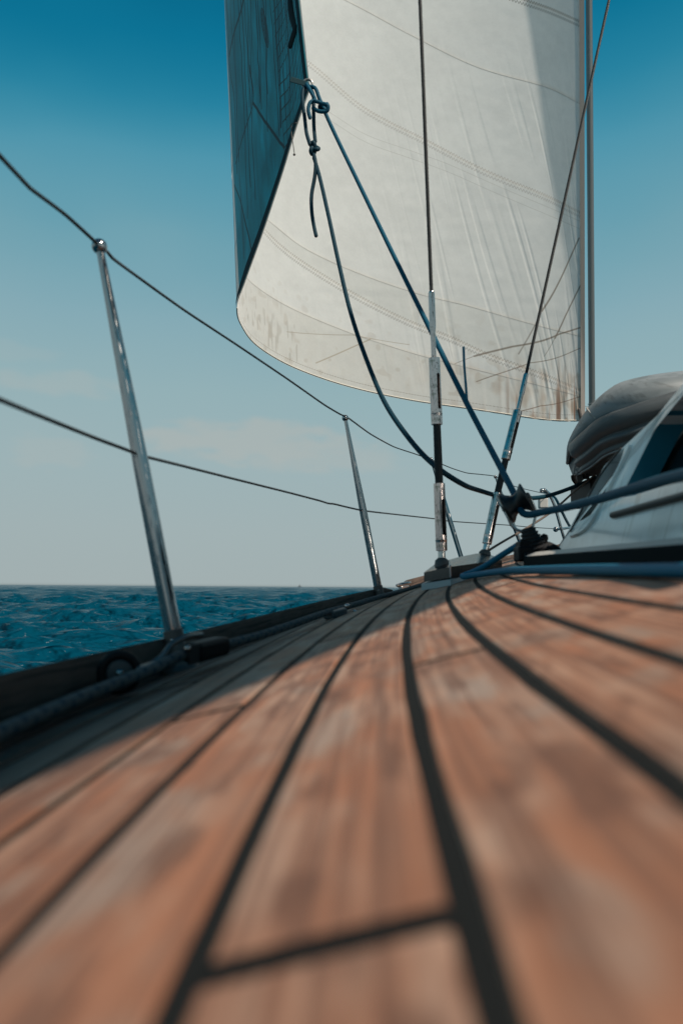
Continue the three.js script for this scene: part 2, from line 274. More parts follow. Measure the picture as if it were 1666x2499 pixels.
// ---------------------------------------------------------------- stanchions and lifelines
function stanchion(name, top, bot, rTop, rBot, rBall, label, wirePt, footS) {
  const t = thing(name, label, 'stanchion', bot, 'guard rail stanchions along the deck edge');
  const ax = top.clone().sub(bot).normalize();
  part('pole', lathe(bot, top, [[0, rBot], [0.45, rBot * 0.98], [0.97, rTop * 1.05], [1, rTop]], 32), chromeM, t);
  part('ball_top', ball(top.clone().addScaledVector(ax, rBall * 0.6), rBall, 24), chromeM, t);
  const dir = top.clone().sub(bot).normalize();
  part('foot_socket', lathe(bot.clone().addScaledVector(dir, -0.03), bot.clone().addScaledVector(dir, 0.035), [[0, rBot * 2.2], [0.12, rBot * 2.2], [0.2, rBot * 1.25], [0.97, rBot * 1.18], [1, rBot * 1.0]], 24), trimM, t);
  if (wirePt) {
    const near = wirePt.clone().lerp(camera.position, (rBot * 0.8) / wirePt.distanceTo(camera.position));
    const eye = new THREE.TorusGeometry(rBot * 0.36, rBot * 0.13, 8, 16); part('wire_eye', orient(eye, near, Rd.clone().addScaledVector(Fd, .5), Ud), chromeM, t);
    const side = Rd.clone().multiplyScalar(1);
    part('screw', ball(bot.clone().addScaledVector(dir, 0.02).addScaledVector(Fd, -rBot * 1.15), rBot * 0.22, 10), steelM, t);
  }
  return t;
}
const S1t = Q(245, 612, 1.18), S1b = Q(432, 1592, 1.18), S2t = Q(843, 1025, 2.55), S2b = Q(926, 1455, 2.55), S3t = Q(1052, 1124, 3.9), S3b = Q(1131, 1380, 3.9), S4t = Q(1209, 1166, 5), S4b = Q(1286, 1372, 5);
const S1w = Q(335, 1109, 1.18), S2w = Q(886, 1246, 2.55), S3w = Q(1098, 1272, 3.9), S4w = Q(1245, 1282, 5);
stanchion('stanchion', S1t, S1b, 0.0062, 0.0128, 0.0122, 'large near chrome stanchion nearest the camera, tapering to a ball', S1w);
stanchion('stanchion', S2t, S2b, 0.0058, 0.0132, 0.0112, 'second chrome stanchion standing where the wooden toe rail ends', S2w);
const st3 = stanchion('stanchion', S3t, S3b, 0.0058, 0.012, 0.0112, 'small third stanchion with a slanting brace, seen behind the upright shroud turnbuckle', S3w);
part('brace', tube([Q(1078, 1200, 3.82), Q(1133, 1382, 3.75)], 0.0085, 8, 12), chromeM, st3);
stanchion('stanchion', S4t, S4b, 0.006, 0.0125, 0.0115, 'farthest slim stanchion, seen between the second shroud and the black block', S4w);
const depthAt = tab => smoothTab(tab);
const wireS = pwl([[-60, 0.8], [0, 0.86], [245, 1.18], [845, 2.55], [1052, 3.9], [1209, 5], [1350, 6.3], [1400, 6.5]]), wireL = pwl([[-60, 0.66], [0, 0.72], [335, 1.18], [886, 2.55], [1098, 3.9], [1245, 5], [1380, 6.4]]);
const wire = (pts, dep) => curve(pts.map(([x, y]) => Q(x, y, dep(x))), 0.5);
solo('lifeline', tube(new THREE.CatmullRomCurve3([Q(-400, -40, .5), ...[[-30, 348], [0, 380], [70, 455], [84, 467], [160, 524], [222, 580], [245, 602], [264, 616], [276, 631], [330, 671], [450, 757], [580, 843], [700, 924], [790, 987], [830, 1011], [845, 1017], [862, 1029], [905, 1060], [960, 1090], [1010, 1107], [1052, 1122], [1100, 1142], [1138, 1154], [1175, 1158], [1209, 1163], [1240, 1182], [1290, 1196], [1346, 1208]].map(([x, y]) => Q(x, y, wireS(x)))], false, 'catmullrom', .35), 0.0028, 420, 8), wireDarkM, 'upper guard wire running through the ball tops of the stanchions', 'guard wire');
solo('lifeline', tube(new THREE.CatmullRomCurve3([Q(-400, 815, .45), ...[[-30, 963], [0, 975], [100, 1016], [230, 1068], [310, 1098], [335, 1108], [362, 1116], [450, 1138], [560, 1166], [700, 1201], [780, 1222], [802, 1229], [815, 1230], [886, 1246], [980, 1257], [1060, 1266], [1098, 1272], [1200, 1279], [1245, 1282], [1300, 1287], [1378, 1292]].map(([x, y]) => Q(x, y, wireL(x)))], false, 'catmullrom', .35), 0.0028, 360, 8), wireDarkM, 'lower guard wire threaded through the middles of the stanchions', 'guard wire');

// ---------------------------------------------------------------- genoa
const footPts = [[1425, 1029, 6.3], [1330, 1026, 6.25], [1150, 1000, 6.1], [1000, 978, 5.9], [850, 945, 5.6], [720, 900, 5.25], [630, 848, 4.85], [588, 795, 4.5], [579, 748, 4.2], [600, 685, 3.95], [640, 575, 3.65], [685, 440, 3.4], [725, 310, 3.2], [757, 218, 3.05]];
const topPts = [[1424, -600, 5.5], [1300, -600, 5.6], [1130, -600, 5.6], [980, -600, 5.5], [830, -600, 5.35], [700, -600, 5.1], [600, -600, 4.85], [545, -600, 4.55], [522, -600, 4.25], [527, -600, 4.0], [560, -600, 3.75], [605, -600, 3.5], [640, -600, 3.35], [665, -600, 3.2]];
const footC = new THREE.CatmullRomCurve3(footPts.map(p => Q(...p)), false, 'catmullrom', .5), topC = new THREE.CatmullRomCurve3(topPts.map(p => Q(...p)), false, 'catmullrom', .5);
const sailP = (u, t) => footC.getPoint(clamp(u)).lerp(topC.getPoint(clamp(u)), t);
const sailN = (u, t) => { const e = 0.004, a = sailP(u + (u > .5 ? -e : e), t).sub(sailP(u, t)).multiplyScalar(u > .5 ? -1 : 1), b = sailP(u, t + e).sub(sailP(u, t)); return a.cross(b).normalize(); };   // a along the foot (tack -> clew), b up
const nInside = sailN(0.25, 0.3).dot(Fd) < 0 ? 1 : -1;                                       // +1 when sailN points to the inside of the curl
const sailMarks = {
  S: [                                                                                       // seams, foot to head, as (u, t)
    [[0, .036], [.021, .042], [.106, .057], [.162, .065], [.21, .072], [.287, .083], [.369, .092], [.458, .096], [.6, .097], [1, .10]],
    [[0, .046], [.012, .048], [.09, .072], [.135, .087], [.177, .105], [.229, .12], [.285, .14], [.346, .163], [.412, .185], [.47, .205], [.6, .225], [1, .27]],
    [[0, .134], [.09, .147], [.156, .16], [.21, .167], [.285, .18], [.367, .197], [.42, .214], [.6, .25], [1, .31]],
    [[0, .322], [.065, .343], [.125, .365], [.206, .405], [.283, .44], [.358, .495], [.5, .56], [1, .66]],
    [[0, .49], [.06, .51], [.14, .528], [.225, .568], [.308, .608], [.5, .67], [1, .76]],
    [[0, .61], [.06, .627], [.096, .637], [.25, .69], [.5, .78], [1, .88]],
  ].map(smoothTab),
};
{
  const TW = 2048, TH = 2048;
  const mk = (w, h) => { const c = document.createElement('canvas'); c.width = w; c.height = h; return [c, c.getContext('2d')]; };
  const [cc, cx] = mk(TW, TH), [bc, bx] = mk(1024, 1024);
  // cloth colour: warm white, faint weave blotches, tea-coloured stains at the tack
  { const im = cx.createImageData(TW, TH);
    for (let j = 0; j < TH; j++) for (let i = 0; i < TW; i++) {
      const u = i / TW, t = 1 - j / TH, a = vnoise(u * 36, t * 30), b = vnoise(u * 130 + 9, t * 110), w = vnoise(u * 420, t * 380);
      let c = [230 + 6 * (a - .5) + 5 * (b - .5) + 4 * (w - .5), 231 + 6 * (a - .5) + 5 * (b - .5) + 4 * (w - .5), 228 + 6 * (a - .5) + 5 * (b - .5) + 4 * (w - .5)];
      if (t < 0.2) {                                                                        // dirt: blotches along the foot, thick near the tack
        const near = (t < 0.12 ? 1 - t / 0.12 : 0) * (0.35 + 0.65 * sstep(.22, .0, u)), m = sstep(.40, .72, 0.5 * vnoise(u * 150, t * 46) + 0.3 * a + 0.2 * b) * near;
        c = mixc(c, [178, 152, 130], (0.14 + 0.66 * sstep(.3, .05, u)) * m);
        const m2 = sstep(.66, .8, .6 * vnoise(u * 90 + 30, t * 90) + .4 * b) * sstep(.2, .05, t); c = mixc(c, [190, 182, 170], .3 * m2);
        const st = sstep(.6, .85, vnoise(u * 240, t * 9 + 5)) * sstep(.10, .0, t) * sstep(.2, .02, u); c = mixc(c, [120, 74, 52], .7 * st);
      }
      if (u > .38 && u < .56 && t < .12) { const m = sstep(.66, .85, vnoise(u * 260, t * 60)) * sstep(.12, .03, t); c = mixc(c, [176, 172, 164], .4 * m); }
      im.data.set([c[0], c[1], c[2], 255], (j * TW + i) * 4);
    }
    cx.putImageData(im, 0, 0); }
  const X = u => u * TW, Y = t => (1 - t) * TH;
  const line = (pts, w, col, g = cx, sx = X, sy = Y) => { g.strokeStyle = col; g.lineWidth = w; g.lineCap = 'round'; g.lineJoin = 'round'; g.beginPath(); pts.forEach(([u, t], i) => i ? g.lineTo(sx(u), sy(t)) : g.moveTo(sx(u), sy(t))); g.stroke(); };
  // zigzag stitching in dark thread
  const zig = (f, col) => { for (const off of [0.0035, -0.0035]) { const p = []; let k = 0; for (let u = 0; u <= 1; u += 0.0016) p.push([u, f(u) + off + (k++ & 1 ? .0022 : -.0022)]); line(p, 1.1, col); } };
  zig(sailMarks.S[1], 'rgba(120,114,108,.55)'); zig(sailMarks.S[3], 'rgba(140,134,128,.5)'); zig(sailMarks.S[5], 'rgba(110,108,104,.8)');
  for (const f of [sailMarks.S[0], sailMarks.S[2], sailMarks.S[4]]) { const p = []; for (let u = 0; u <= 1; u += .01) p.push([u, f(u)]); line(p, 2, 'rgba(190,186,178,.5)'); }
  const S2b = smoothTab([[0, .30], [.087, .325], [.175, .362], [.227, .377], [.283, .39], [.335, .415], [.5, .47], [1, .55]]);
  for (const d of [0, .012]) { const p = []; for (let u = 0; u <= 1; u += .01) p.push([u, S2b(u) + d]); line(p, 1.6, 'rgba(186,186,180,.6)'); }
  // sewn rays of the tack patch
  const stain = (pts) => { for (const w of [6, 3.4]) line(pts, w, w === 6 ? 'rgba(150,140,128,.5)' : 'rgba(110,100,90,.5)'); };
  stain([[.01, .288], [.079, .17]]); line([[.079, .17], [.106, .098]], 3, 'rgba(120,112,104,.5)'); stain([[.004, .22], [.04, .165], [.06, .13]]); line([[.06, .13], [.077, .1]], 2, 'rgba(120,112,104,.5)');
  stain([[.004, .15], [.052, .137], [.112, .108], [.15, .084]]); line([[.15, .084], [.173, .068]], 2, 'rgba(140,130,120,.6)'); line([[.004, .118], [.094, .087], [.148, .045]], 2.4, 'rgba(120,104,92,.7)');
  line([[.008, .04], [.083, .022], [.104, .01]], 2.4, 'rgba(120,92,76,.7)'); line([[.398, .053], [.302, .083], [.231, .087]], 2, 'rgba(176,166,152,.7)'); line([[.352, .022], [.279, .083]], 3, 'rgba(186,176,160,.8)');
  // hem stitches along the foot
  for (let u = 0; u < .6; u += .0036) line([[u, .0105], [u + .002, .0108]], 1.2, 'rgba(120,110,98,.8)');
  cx.fillStyle = 'rgba(205,104,66,.7)'; cx.beginPath(); cx.ellipse(X(.19), Y(.082), 3, 4, .4, 0, 7); cx.fill();
  const sailMap = new THREE.CanvasTexture(cc); sailMap.colorSpace = THREE.SRGBColorSpace; sailMap.magFilter = THREE.LinearFilter;
  // relief: tension creases fanning out of the tack, pleats along the lower luff, soft cloth unevenness
  { const im = bx.createImageData(1024, 1024);
    for (let j = 0; j < 1024; j++) for (let i = 0; i < 1024; i++) {
      const u = i / 1024, t = 1 - j / 1024;
      let h = 0.5 + 0.10 * (vnoise(u * 30, t * 30) - .5) + 0.08 * (vnoise(u * 90, t * 80) - .5);
      const fan = vnoise((u * 1.9 - t * 0.26) * 62 + 11, t * 2.6 + u * 3), fan2 = vnoise((u * 2.2 - t * .42) * 110 + 5, t * 4 + 8);
      h += 0.42 * (sstep(.55, .9, fan) * sstep(.55, .1, t) + .5 * sstep(.6, .9, fan2)) * sstep(.34, .04, u) * sstep(0, .06, t) * sstep(.62, .3, t);
      const pl = vnoise(u * 230 + 3 * vnoise(t * 10, 3), t * 7 + 2); h += 0.9 * (pl - .5) * sstep(.19, .02, u) * sstep(.15, .0, t);
      h += 0.07 * (vnoise(u * 9 + 2, t * 90 + u * 20) - .5) * sstep(.8, .1, t);
      const v = clamp(h) * 255; im.data.set([v, v, v, 255], (j * 1024 + i) * 4);
    }
    bx.putImageData(im, 0, 0); }
  const sailBump = new THREE.CanvasTexture(bc); sailBump.magFilter = THREE.LinearFilter;
  const cloth = (c) => new THREE.MeshPhysicalMaterial({ color: rgb(...c), map: sailMap, bumpMap: sailBump, bumpScale: 0.016, roughness: 1, transmission: 0.36, thickness: 0, side: THREE.DoubleSide });
  const tones = [[.86, .85, .83], [.93, .93, .93], [.87, .87, .86], [.93, .93, .93], [.94, .94, .94], [.93, .93, .93], [.93, .93, .93]].map(cloth);
  const sail = thing('genoa', 'big white headsail curling round to its knotted clew, outer fold painted teal for its shade', 'sail', Q(1425, 1029, 6.3));
  const lay = (u, t, off) => sailP(u, t).addScaledVector(sailN(u, t), off * nInside);
  const bounds = [() => 0, ...sailMarks.S, () => 1];
  for (let k = 0; k < 7; k++) {
    const lo = bounds[k], hi = bounds[k + 1], lap = k < 6 ? 0.004 : 0, rows = k < 3 ? 14 : 22;
    const tt = (u, j) => lerp(lo(u), Math.max(hi(u), lo(u) + .002) + lap, j);
    const g = grid(190, rows, (i, j) => { const t = tt(i, j), pl = (vnoise(i * 210, t * 6 + 2) - .5) * .016 * sstep(.2, .02, i) * sstep(.14, 0, t); return lay(i, t, (k & 1 ? 0.0006 : -0.0006) + pl); }, (i, j) => [i, tt(i, j)]);
    part('sail_panel', g, tones[k], sail);
  }
  // rolled hem along the foot
  { const pts = []; for (let i = 0; i <= 120; i++) { const u = 0.005 + 0.60 * i / 120; pts.push(lay(u, 0.002, 0)); } part('foot_hem', tube(new THREE.CatmullRomCurve3(pts), 0.004, 260, 6), std([.62, .58, .5], .9), sail); }
  part('luff_tape', grid(2, 40, (i, j) => lay(i * 0.0085, lerp(0.0, 1, j), 0.012)), std([.36, .32, .29], .85), sail);
  // outer fold at leech and foot corner: its shade painted in as teal
  const [fc, fx] = mk(1024, 2048), U0 = .655, FX = u => (u - U0) / (1 - U0) * 1024, FY = t => (1 - t / .75) * 2048;
  { const im = fx.createImageData(1024, 2048);
    for (let j = 0; j < 2048; j++) for (let i = 0; i < 1024; i++) { const a = vnoise(i / 60, j / 200), b = vnoise(i / 14, j / 90), w = vnoise(i / 3, j / 3), k = .88 + .22 * (a - .5) + .16 * (b - .5) + .10 * (w - .5); im.data.set([16 * k, 172 * k, 196 * k, 255], (j * 1024 + i) * 4); }
    fx.putImageData(im, 0, 0); }
  const fl = (pts, w, col) => line(pts, w, col, fx, FX, FY), dk = a => `rgba(6,20,24,${a})`;
  const wob = (pts, w, col, am = .004) => { const p = [], c = new THREE.CatmullRomCurve3(pts.map(([u, t]) => V3(u, t, 0))); const o = rnd() * 50; for (let i = 0; i <= 60; i++) { const q = c.getPoint(i / 60); p.push([q.x + am * (vnoise(i / 5 + o, 1.5) - .5), q.y]); } fl(p, w * 2.7, col); };
  wob([[.675, .56], [.673, .45], [.668, .41], [.69, .34], [.688, .26], [.684, .2]], 4, dk(.9)); wob([[.765, .60], [.762, .475], [.713, .443], [.673, .42]], 8, dk(.75), .002);
  for (let i = 0; i < 17; i++) { const u = .70 + i * .0145 + .006 * (rnd() - .5), t0 = .02 + .25 * rnd() * (i < 11 ? 1 : .4), t1 = i < 12 ? t0 + .3 + .35 * rnd() : .6; wob([[u - .02 * rnd(), t0], [u + .006, (t0 + t1) / 2], [u + .012 * rnd(), t1]], 2.2 + rnd(), dk(.7 + .3 * rnd()), .009); }
  wob([[.769, .335], [.773, .258], [.733, .24], [.677, .22]], 4, dk(.8), .002); wob([[.775, .255], [.825, .145], [.873, .03]], 4.5, dk(.85), .002); wob([[.66, .19], [.69, .15], [.72, .06], [.735, .0]], 4, dk(.8), .003);
  for (let i = 0; i < 12; i++) { const t = .03 + i * .029; wob([[.872, t], [.92, t - .012 - .02 * (i < 6)], [.985, t + .02]], 3, dk(.7), .001); }
  for (let i = 0; i < 6; i++) { const u = .872 + i * .016; wob([[u, .01 + .01 * i], [u + .004, .2], [u + .012, .40]], 2.2, dk(.65), .004); }
  fx.save(); fx.translate(FX(.835), FY(.352)); fx.rotate(-.16); fx.lineWidth = 5; fx.strokeStyle = dk(.85); fx.beginPath(); fx.ellipse(0, 0, 22, 142, 0, 0, 7); fx.stroke(); fx.lineWidth = 4; for (let i = -3; i < 4; i++) { fx.beginPath(); fx.arc(i & 1 ? 4 : -4, i * 34, 9, 0.4, 4.6); fx.stroke(); } fx.fillStyle = dk(.35); fx.beginPath(); fx.ellipse(0, 0, 20, 138, 0, 0, 7); fx.fill(); fx.restore();
  const foldShadeMap = new THREE.CanvasTexture(fc); foldShadeMap.colorSpace = THREE.SRGBColorSpace; foldShadeMap.magFilter = THREE.LinearFilter;
  const foldShadeM = new THREE.MeshPhysicalMaterial({ map: foldShadeMap, roughness: 1, transmission: .7, thickness: 0, side: THREE.DoubleSide });
  part('shaded_fold', grid(60, 90, (i, j) => lay(lerp(U0, 1, i), j * .98, -0.006), (i, j) => [i, 1 - (1 - j * .98 / .75)]), foldShadeM, sail, 'outer fold with its shade painted dark teal, black seams');
  // leech and foot tape along the outer edge, clew patch, clew ring, leech cord with its bead
  const tapeM = std([.008, .022, .027], .85);
  part('edge_tape', grid(80, 2, (i, j) => lay(lerp(.6, 1, i), j * .018 * sstep(.58, .72, lerp(.6, 1, i)), -0.009)), tapeM, sail);
  part('leech_tape', grid(2, 60, (i, j) => lay(lerp(.984, 1, i), j * .98, -0.0095)), tapeM, sail);
  const clew = sailP(1, 0);
  part('clew_ring', orient(new THREE.TorusGeometry(.02, .005, 10, 24), Q(750, 205, 3.03), Rd, Ud), std([.35, .33, .31], .4, 1), sail);
  part('clew_patch', [rbox(.075, .022, .004, .002, Q(728, 199, 3.02), Q(754, 208, 3.02).sub(Q(706, 194, 3.04)), Ud)], std([.010, .05, .06], .8), sail);
  part('batten_pocket', [tube([Q(709, -40, 3.18), Q(712, 30, 3.16), Q(722, 70, 3.14)], .016, 20, 8), tube([Q(722, 66, 3.13), Q(715, 88, 3.13), Q(708, 112, 3.14)], .011, 10, 8)], std([.012, .02, .022], .8), sail);
  part('leech_cord', [tube([Q(725, 300, 3.14), Q(713, 302, 3.12), Q(711, 320, 3.11), Q(714, 345, 3.1), Q(718, 372, 3.1)], .0018, 24, 6), ball(Q(718, 377, 3.1), .0055, 10)], std([.08, .07, .06], .6), sail);
}
// forestay foil behind the luff
{
  const t = thing('forestay_foil', 'grey upright forestay furling foil at the sail\'s luff', 'forestay', Q(1443, 1012, 6.42));
  const a = Q(1443.5, 996, 6.42), b = Q(1431, -700, 5.62);
  part('foil', lathe(a, b, [[0, .026], [.999, .026], [1, .002]], 20), std([.26, .26, .255], .45, .35), t);
  part('foil_end_cap', lathe(Q(1444, 1014, 6.42), a, [[0, .006], [.25, .02], [.3, .0265], [1, .0275]], 20), trimM, t);
  const ring = y => { const c = Q(1443, y, 6.42), p = []; for (let i = 0; i <= 24; i++) p.push(c.clone().addScaledVector(Rd, .031 * Math.cos(i / 24 * 6.283)).addScaledVector(Fd, .031 * Math.sin(i / 24 * 6.283))); return tube(p, .0025, 24, 6); };
  part('lashing', [ring(992), ring(998), ring(986), tube([Q(1410, 990, 6.3), Q(1428, 992, 6.3), Q(1440, 994, 6.35)], .0028, 8, 6)], std([.6, .6, .57], .8), t, 'pale cord lashing');
  part('tack_strap', tube([Q(1412, 1000, 6.28), Q(1419, 1030, 6.28), Q(1424, 1050, 6.3), Q(1424, 1120, 6.3)], .014, 12, 8), trimM, t);
}

// ---------------------------------------------------------------- shrouds
function twisted(a, b, r, pitch) {                                                            // laid wire: strands wound round a core
  const L = a.distanceTo(b), ax = b.clone().sub(a).normalize(), e1 = ax.clone().cross(Fd).normalize(), e2 = ax.clone().cross(e1), out = [], n = Math.min(420, Math.round(L / pitch * 9));
  for (let k = 0; k < 8; k++) { const p = []; for (let i = 0; i <= n; i++) { const d = L * i / n, w = d / pitch * 6.283 + k * .7854; p.push(a.clone().addScaledVector(ax, d).addScaledVector(e1, r * .68 * Math.cos(w)).addScaledVector(e2, r * .68 * Math.sin(w))); } out.push(new THREE.TubeGeometry(new THREE.CatmullRomCurve3(p), n, r * .32, 5)); }
  out.push(tube([a, b], r * .6, 1, 8)); return out;
}
const csg = new Evaluator(); csg.attributes = ['position', 'normal', 'uv'];
function turnbuckle(a, b, r, slotFrom, slotTo, face) {                                         // tubular screw body with a long slot through it
  const L = a.distanceTo(b), body = new Brush(new THREE.LatheGeometry([[0, r * .55], [0.0, r * .9], [.02, r], [.93, r], [.96, r * .98], [1, r * .9], [1, r * .55]].map(([t, q]) => new THREE.Vector2(q, t * L)), 28));
  const core = new Brush(new THREE.CylinderGeometry(r * .62, r * .62, L * (slotTo - slotFrom), 20)); core.position.y = L * (slotFrom + slotTo) / 2; core.updateMatrixWorld();
  const slot = new Brush(new RoundedBoxGeometry(r * .62, L * (slotTo - slotFrom), r * 3, 3, r * .28)); slot.position.y = L * (slotFrom + slotTo) / 2; slot.updateMatrixWorld(); body.updateMatrixWorld();
  const solid = new Brush(new THREE.CylinderGeometry(r * .98, r * .98, L * .999, 28)); solid.position.y = L / 2; solid.updateMatrixWorld();
  let g = csg.evaluate(solid, slot, SUBTRACTION).geometry;
  const Y = b.clone().sub(a).normalize(), Z = face.clone().addScaledVector(Y, -face.dot(Y)).normalize(), X = Y.clone().cross(Z);
  g = g.clone(); g.translate(0, L / 2, 0); g.applyMatrix4(new THREE.Matrix4().makeBasis(X, Y, Z).setPosition(a)); return toCreasedNormals(g.index ? g.toNonIndexed() : g, .5);
}
function shroud(label, s, p) {
  const q = (k) => Q(p[k][0], p[k][1], s(p[k][1]));
  const t = thing('shroud', label, 'shroud', q('foot'), 'wire shrouds rising from the chainplate');
  const face = Fd.clone().multiplyScalar(-1).addScaledVector(Rd, .62);
  part('wire', twisted(q('swage'), q('top'), p.rw, .085), strandM, t);
  part('swage_terminal', lathe(q('stud'), q('swage'), [[0, p.rs * .55], [.02, p.rs * .78], [.40, p.rs * .8], [.46, p.rs], [.97, p.rs], [1, p.rs * .8]], 20), steelM, t);
  part('screw_rod', lathe(q('up1').lerp(q('up0'), .5), q('stud'), [[0, p.rs * .62], [1, p.rs * .62]], 14), alloyM, t);
  for (const [a, b] of [['up1', 'up0'], ['lo1', 'lo0']]) {
    const m = part('turnbuckle', turnbuckle(q(a), q(b), p.rb, .22, .76, face), steelM, t);
    part('screw', lathe(q(a).lerp(q(b), .12), q(a).lerp(q(b), .88), [[0, p.rb * .4], [1, p.rb * .4]], 12), trimM, m);
    part('collar', lathe(q(a).lerp(q(b), -.004), q(a).lerp(q(b), .16), [[0, p.rb * .7], [0, p.rb * .86], [.9, p.rb * 1.0], [1, p.rb * 1.04]], 24), steelM, m);
    part('pin_hole', ball(q(a).lerp(q(b), .9).addScaledVector(face.clone().normalize(), p.rb * .86), p.rb * .17, 8), blackM, m);
  }
  part('black_sleeve', lathe(q('lo0').lerp(q('up1'), -.03), q('up1').lerp(q('lo0'), -.02), [[0, p.rt], [.4, p.rt * 1.03], [1, p.rt * .96]], 20), rubberM, t);
  part('stud', lathe(q('foot'), q('lo1').lerp(q('lo0'), .05), [[0, p.rt * .95], [.97, p.rt * .9], [1, p.rt * .5]], 18), alloyM, t);
  part('fork', lathe(q('foot').addScaledVector(Ud, -.012), q('foot').addScaledVector(Ud, .014), [[0, p.rt * 1.9], [.7, p.rt * 1.7], [1, p.rt * .9]], 18), trimM, t);
}
shroud('thick upright wire shroud whose turnbuckles stand in the middle of the view', () => 2.0, { top: [1008, -420], swage: [1052, 712], stud: [1058, 872], up0: [1059, 874], up1: [1065.5, 1036], lo0: [1071, 1180], lo1: [1077, 1344], foot: [1077.5, 1374], rw: .0053, rs: .0085, rb: .0150, rt: .0103 });
shroud('slanting wire shroud with its turnbuckles just left of the black block', y => lerp(2.35, 2.6, clamp((1350 - y) / 1350, -.2, 1.4)), { top: [1578, -420], swage: [1283, 912], stud: [1263, 1000], up0: [1262, 1003], up1: [1233, 1121], lo0: [1213, 1204], lo1: [1187, 1327], foot: [1182, 1352], rw: .0052, rs: .0085, rb: .0145, rt: .0102 });
// chainplate cover: low faceted metal housing that both shrouds enter
{
  const t = thing('chainplate_cover', 'low faceted metal chainplate cover that both shrouds rise from', 'deck fitting', Q(1120, 1400, 2.1));
  const ring = [[1034, 1397, 1.98], [1100, 1383, 1.93], [1224, 1366, 2.32], [1212, 1360, 2.5], [1120, 1372, 2.3], [1062, 1386, 2.12]].map(p => Q(...p));       // upper rim, near side first
  const base = [[1034, 1420, 1.98], [1101, 1409, 1.93], [1224, 1388, 2.32], [1213, 1376, 2.5], [1120, 1392, 2.3], [1062, 1406, 2.12]].map(p => Q(...p));
  const crest = [[1068, 1371, 2.04], [1096, 1366, 2.06], [1116, 1360, 2.14], [1160, 1351, 2.28], [1186, 1350, 2.36], [1212, 1361, 2.42]].map(p => Q(...p));
  const tri = []; const quad = (a, b, c, d) => tri.push(a, b, c, a, c, d);
  for (let i = 0; i < 6; i++) quad(base[i], base[(i + 1) % 6], ring[(i + 1) % 6], ring[i]);
  tri.push(ring[0], ring[1], crest[0]); tri.push(ring[1], crest[1], crest[0]); tri.push(ring[1], crest[2], crest[1]); quad(ring[1], ring[2], crest[3], crest[2]); quad(ring[2], crest[5], crest[4], crest[3]); tri.push(ring[2], ring[3], crest[5]); quad(ring[3], ring[4], crest[4], crest[5]); quad(ring[4], crest[2], crest[3], crest[4]); quad(ring[4], ring[5], crest[1], crest[2]); tri.push(ring[5], crest[0], crest[1]); tri.push(ring[5], ring[0], crest[0]);
  let g = new THREE.BufferGeometry().setFromPoints(tri); g.setAttribute('uv', new THREE.Float32BufferAttribute(tri.flatMap(p => [p.x * 3, p.z * 3]), 2)); g.computeVertexNormals(); g = toCreasedNormals(g, .5);
  part('cover', g, plateM, t);
  const seam = [Q(1098, 1381, 1.926), Q(1099.5, 1409, 1.926)]; part('corner_seam', tube(seam, .003, 4, 8), steelM, t);
  const pl = base.map((p, i) => p.clone().addScaledVector(Ud, -.004)), cen = pl.reduce((a, b) => a.clone().add(b)).multiplyScalar(1 / 6), big = pl.map(p => cen.clone().lerp(p, 1.06)), low = big.map(p => p.clone().addScaledVector(Ud, -.016));
  const tp = []; for (let i = 0; i < 6; i++) { const j = (i + 1) % 6; tp.push(low[i], low[j], big[j], low[i], big[j], big[i], big[i], big[j], cen); }
  const pg = new THREE.BufferGeometry().setFromPoints(tp); pg.computeVertexNormals(); part('base_plate', pg, std([.42, .45, .46], .5), t, 'pale base plate');
}
// small deck cleat in the gap of the toe rail
{
  const c = Q(985, 1437, 2.85), t = thing('deck_cleat', 'small dark horned deck cleat in the gap of the toe rail', 'cleat', c), d = Q(1010, 1421, 2.95).sub(Q(962, 1428, 2.85)).normalize();
  const P = (a, y) => c.clone().addScaledVector(d, a).addScaledVector(Ud, y);
  part('horns', lathe(P(-.044, .0155), P(.044, .0175), [[0, .002], [.05, .006], [.3, .0085], [.5, .009], [.7, .0085], [.92, .0055], [1, .002]], 16), chromeM, t);
  for (const [q, r] of [[P(.042, .019), .005], [P(-.042, .0165), .0055]]) part('horn_tip', ball(q, r, 10), chromeM, t);
  part('cleat_base', [rbox(.05, .02, .02, .005, P(0, .003), d, Ud), rbox(.07, .008, .03, .003, P(0, -.010), d, Ud)], alloyM, t);
}

// ---------------------------------------------------------------- ropes
const R = .0077;
const ropePts = l => l.map(p => Q(...p));
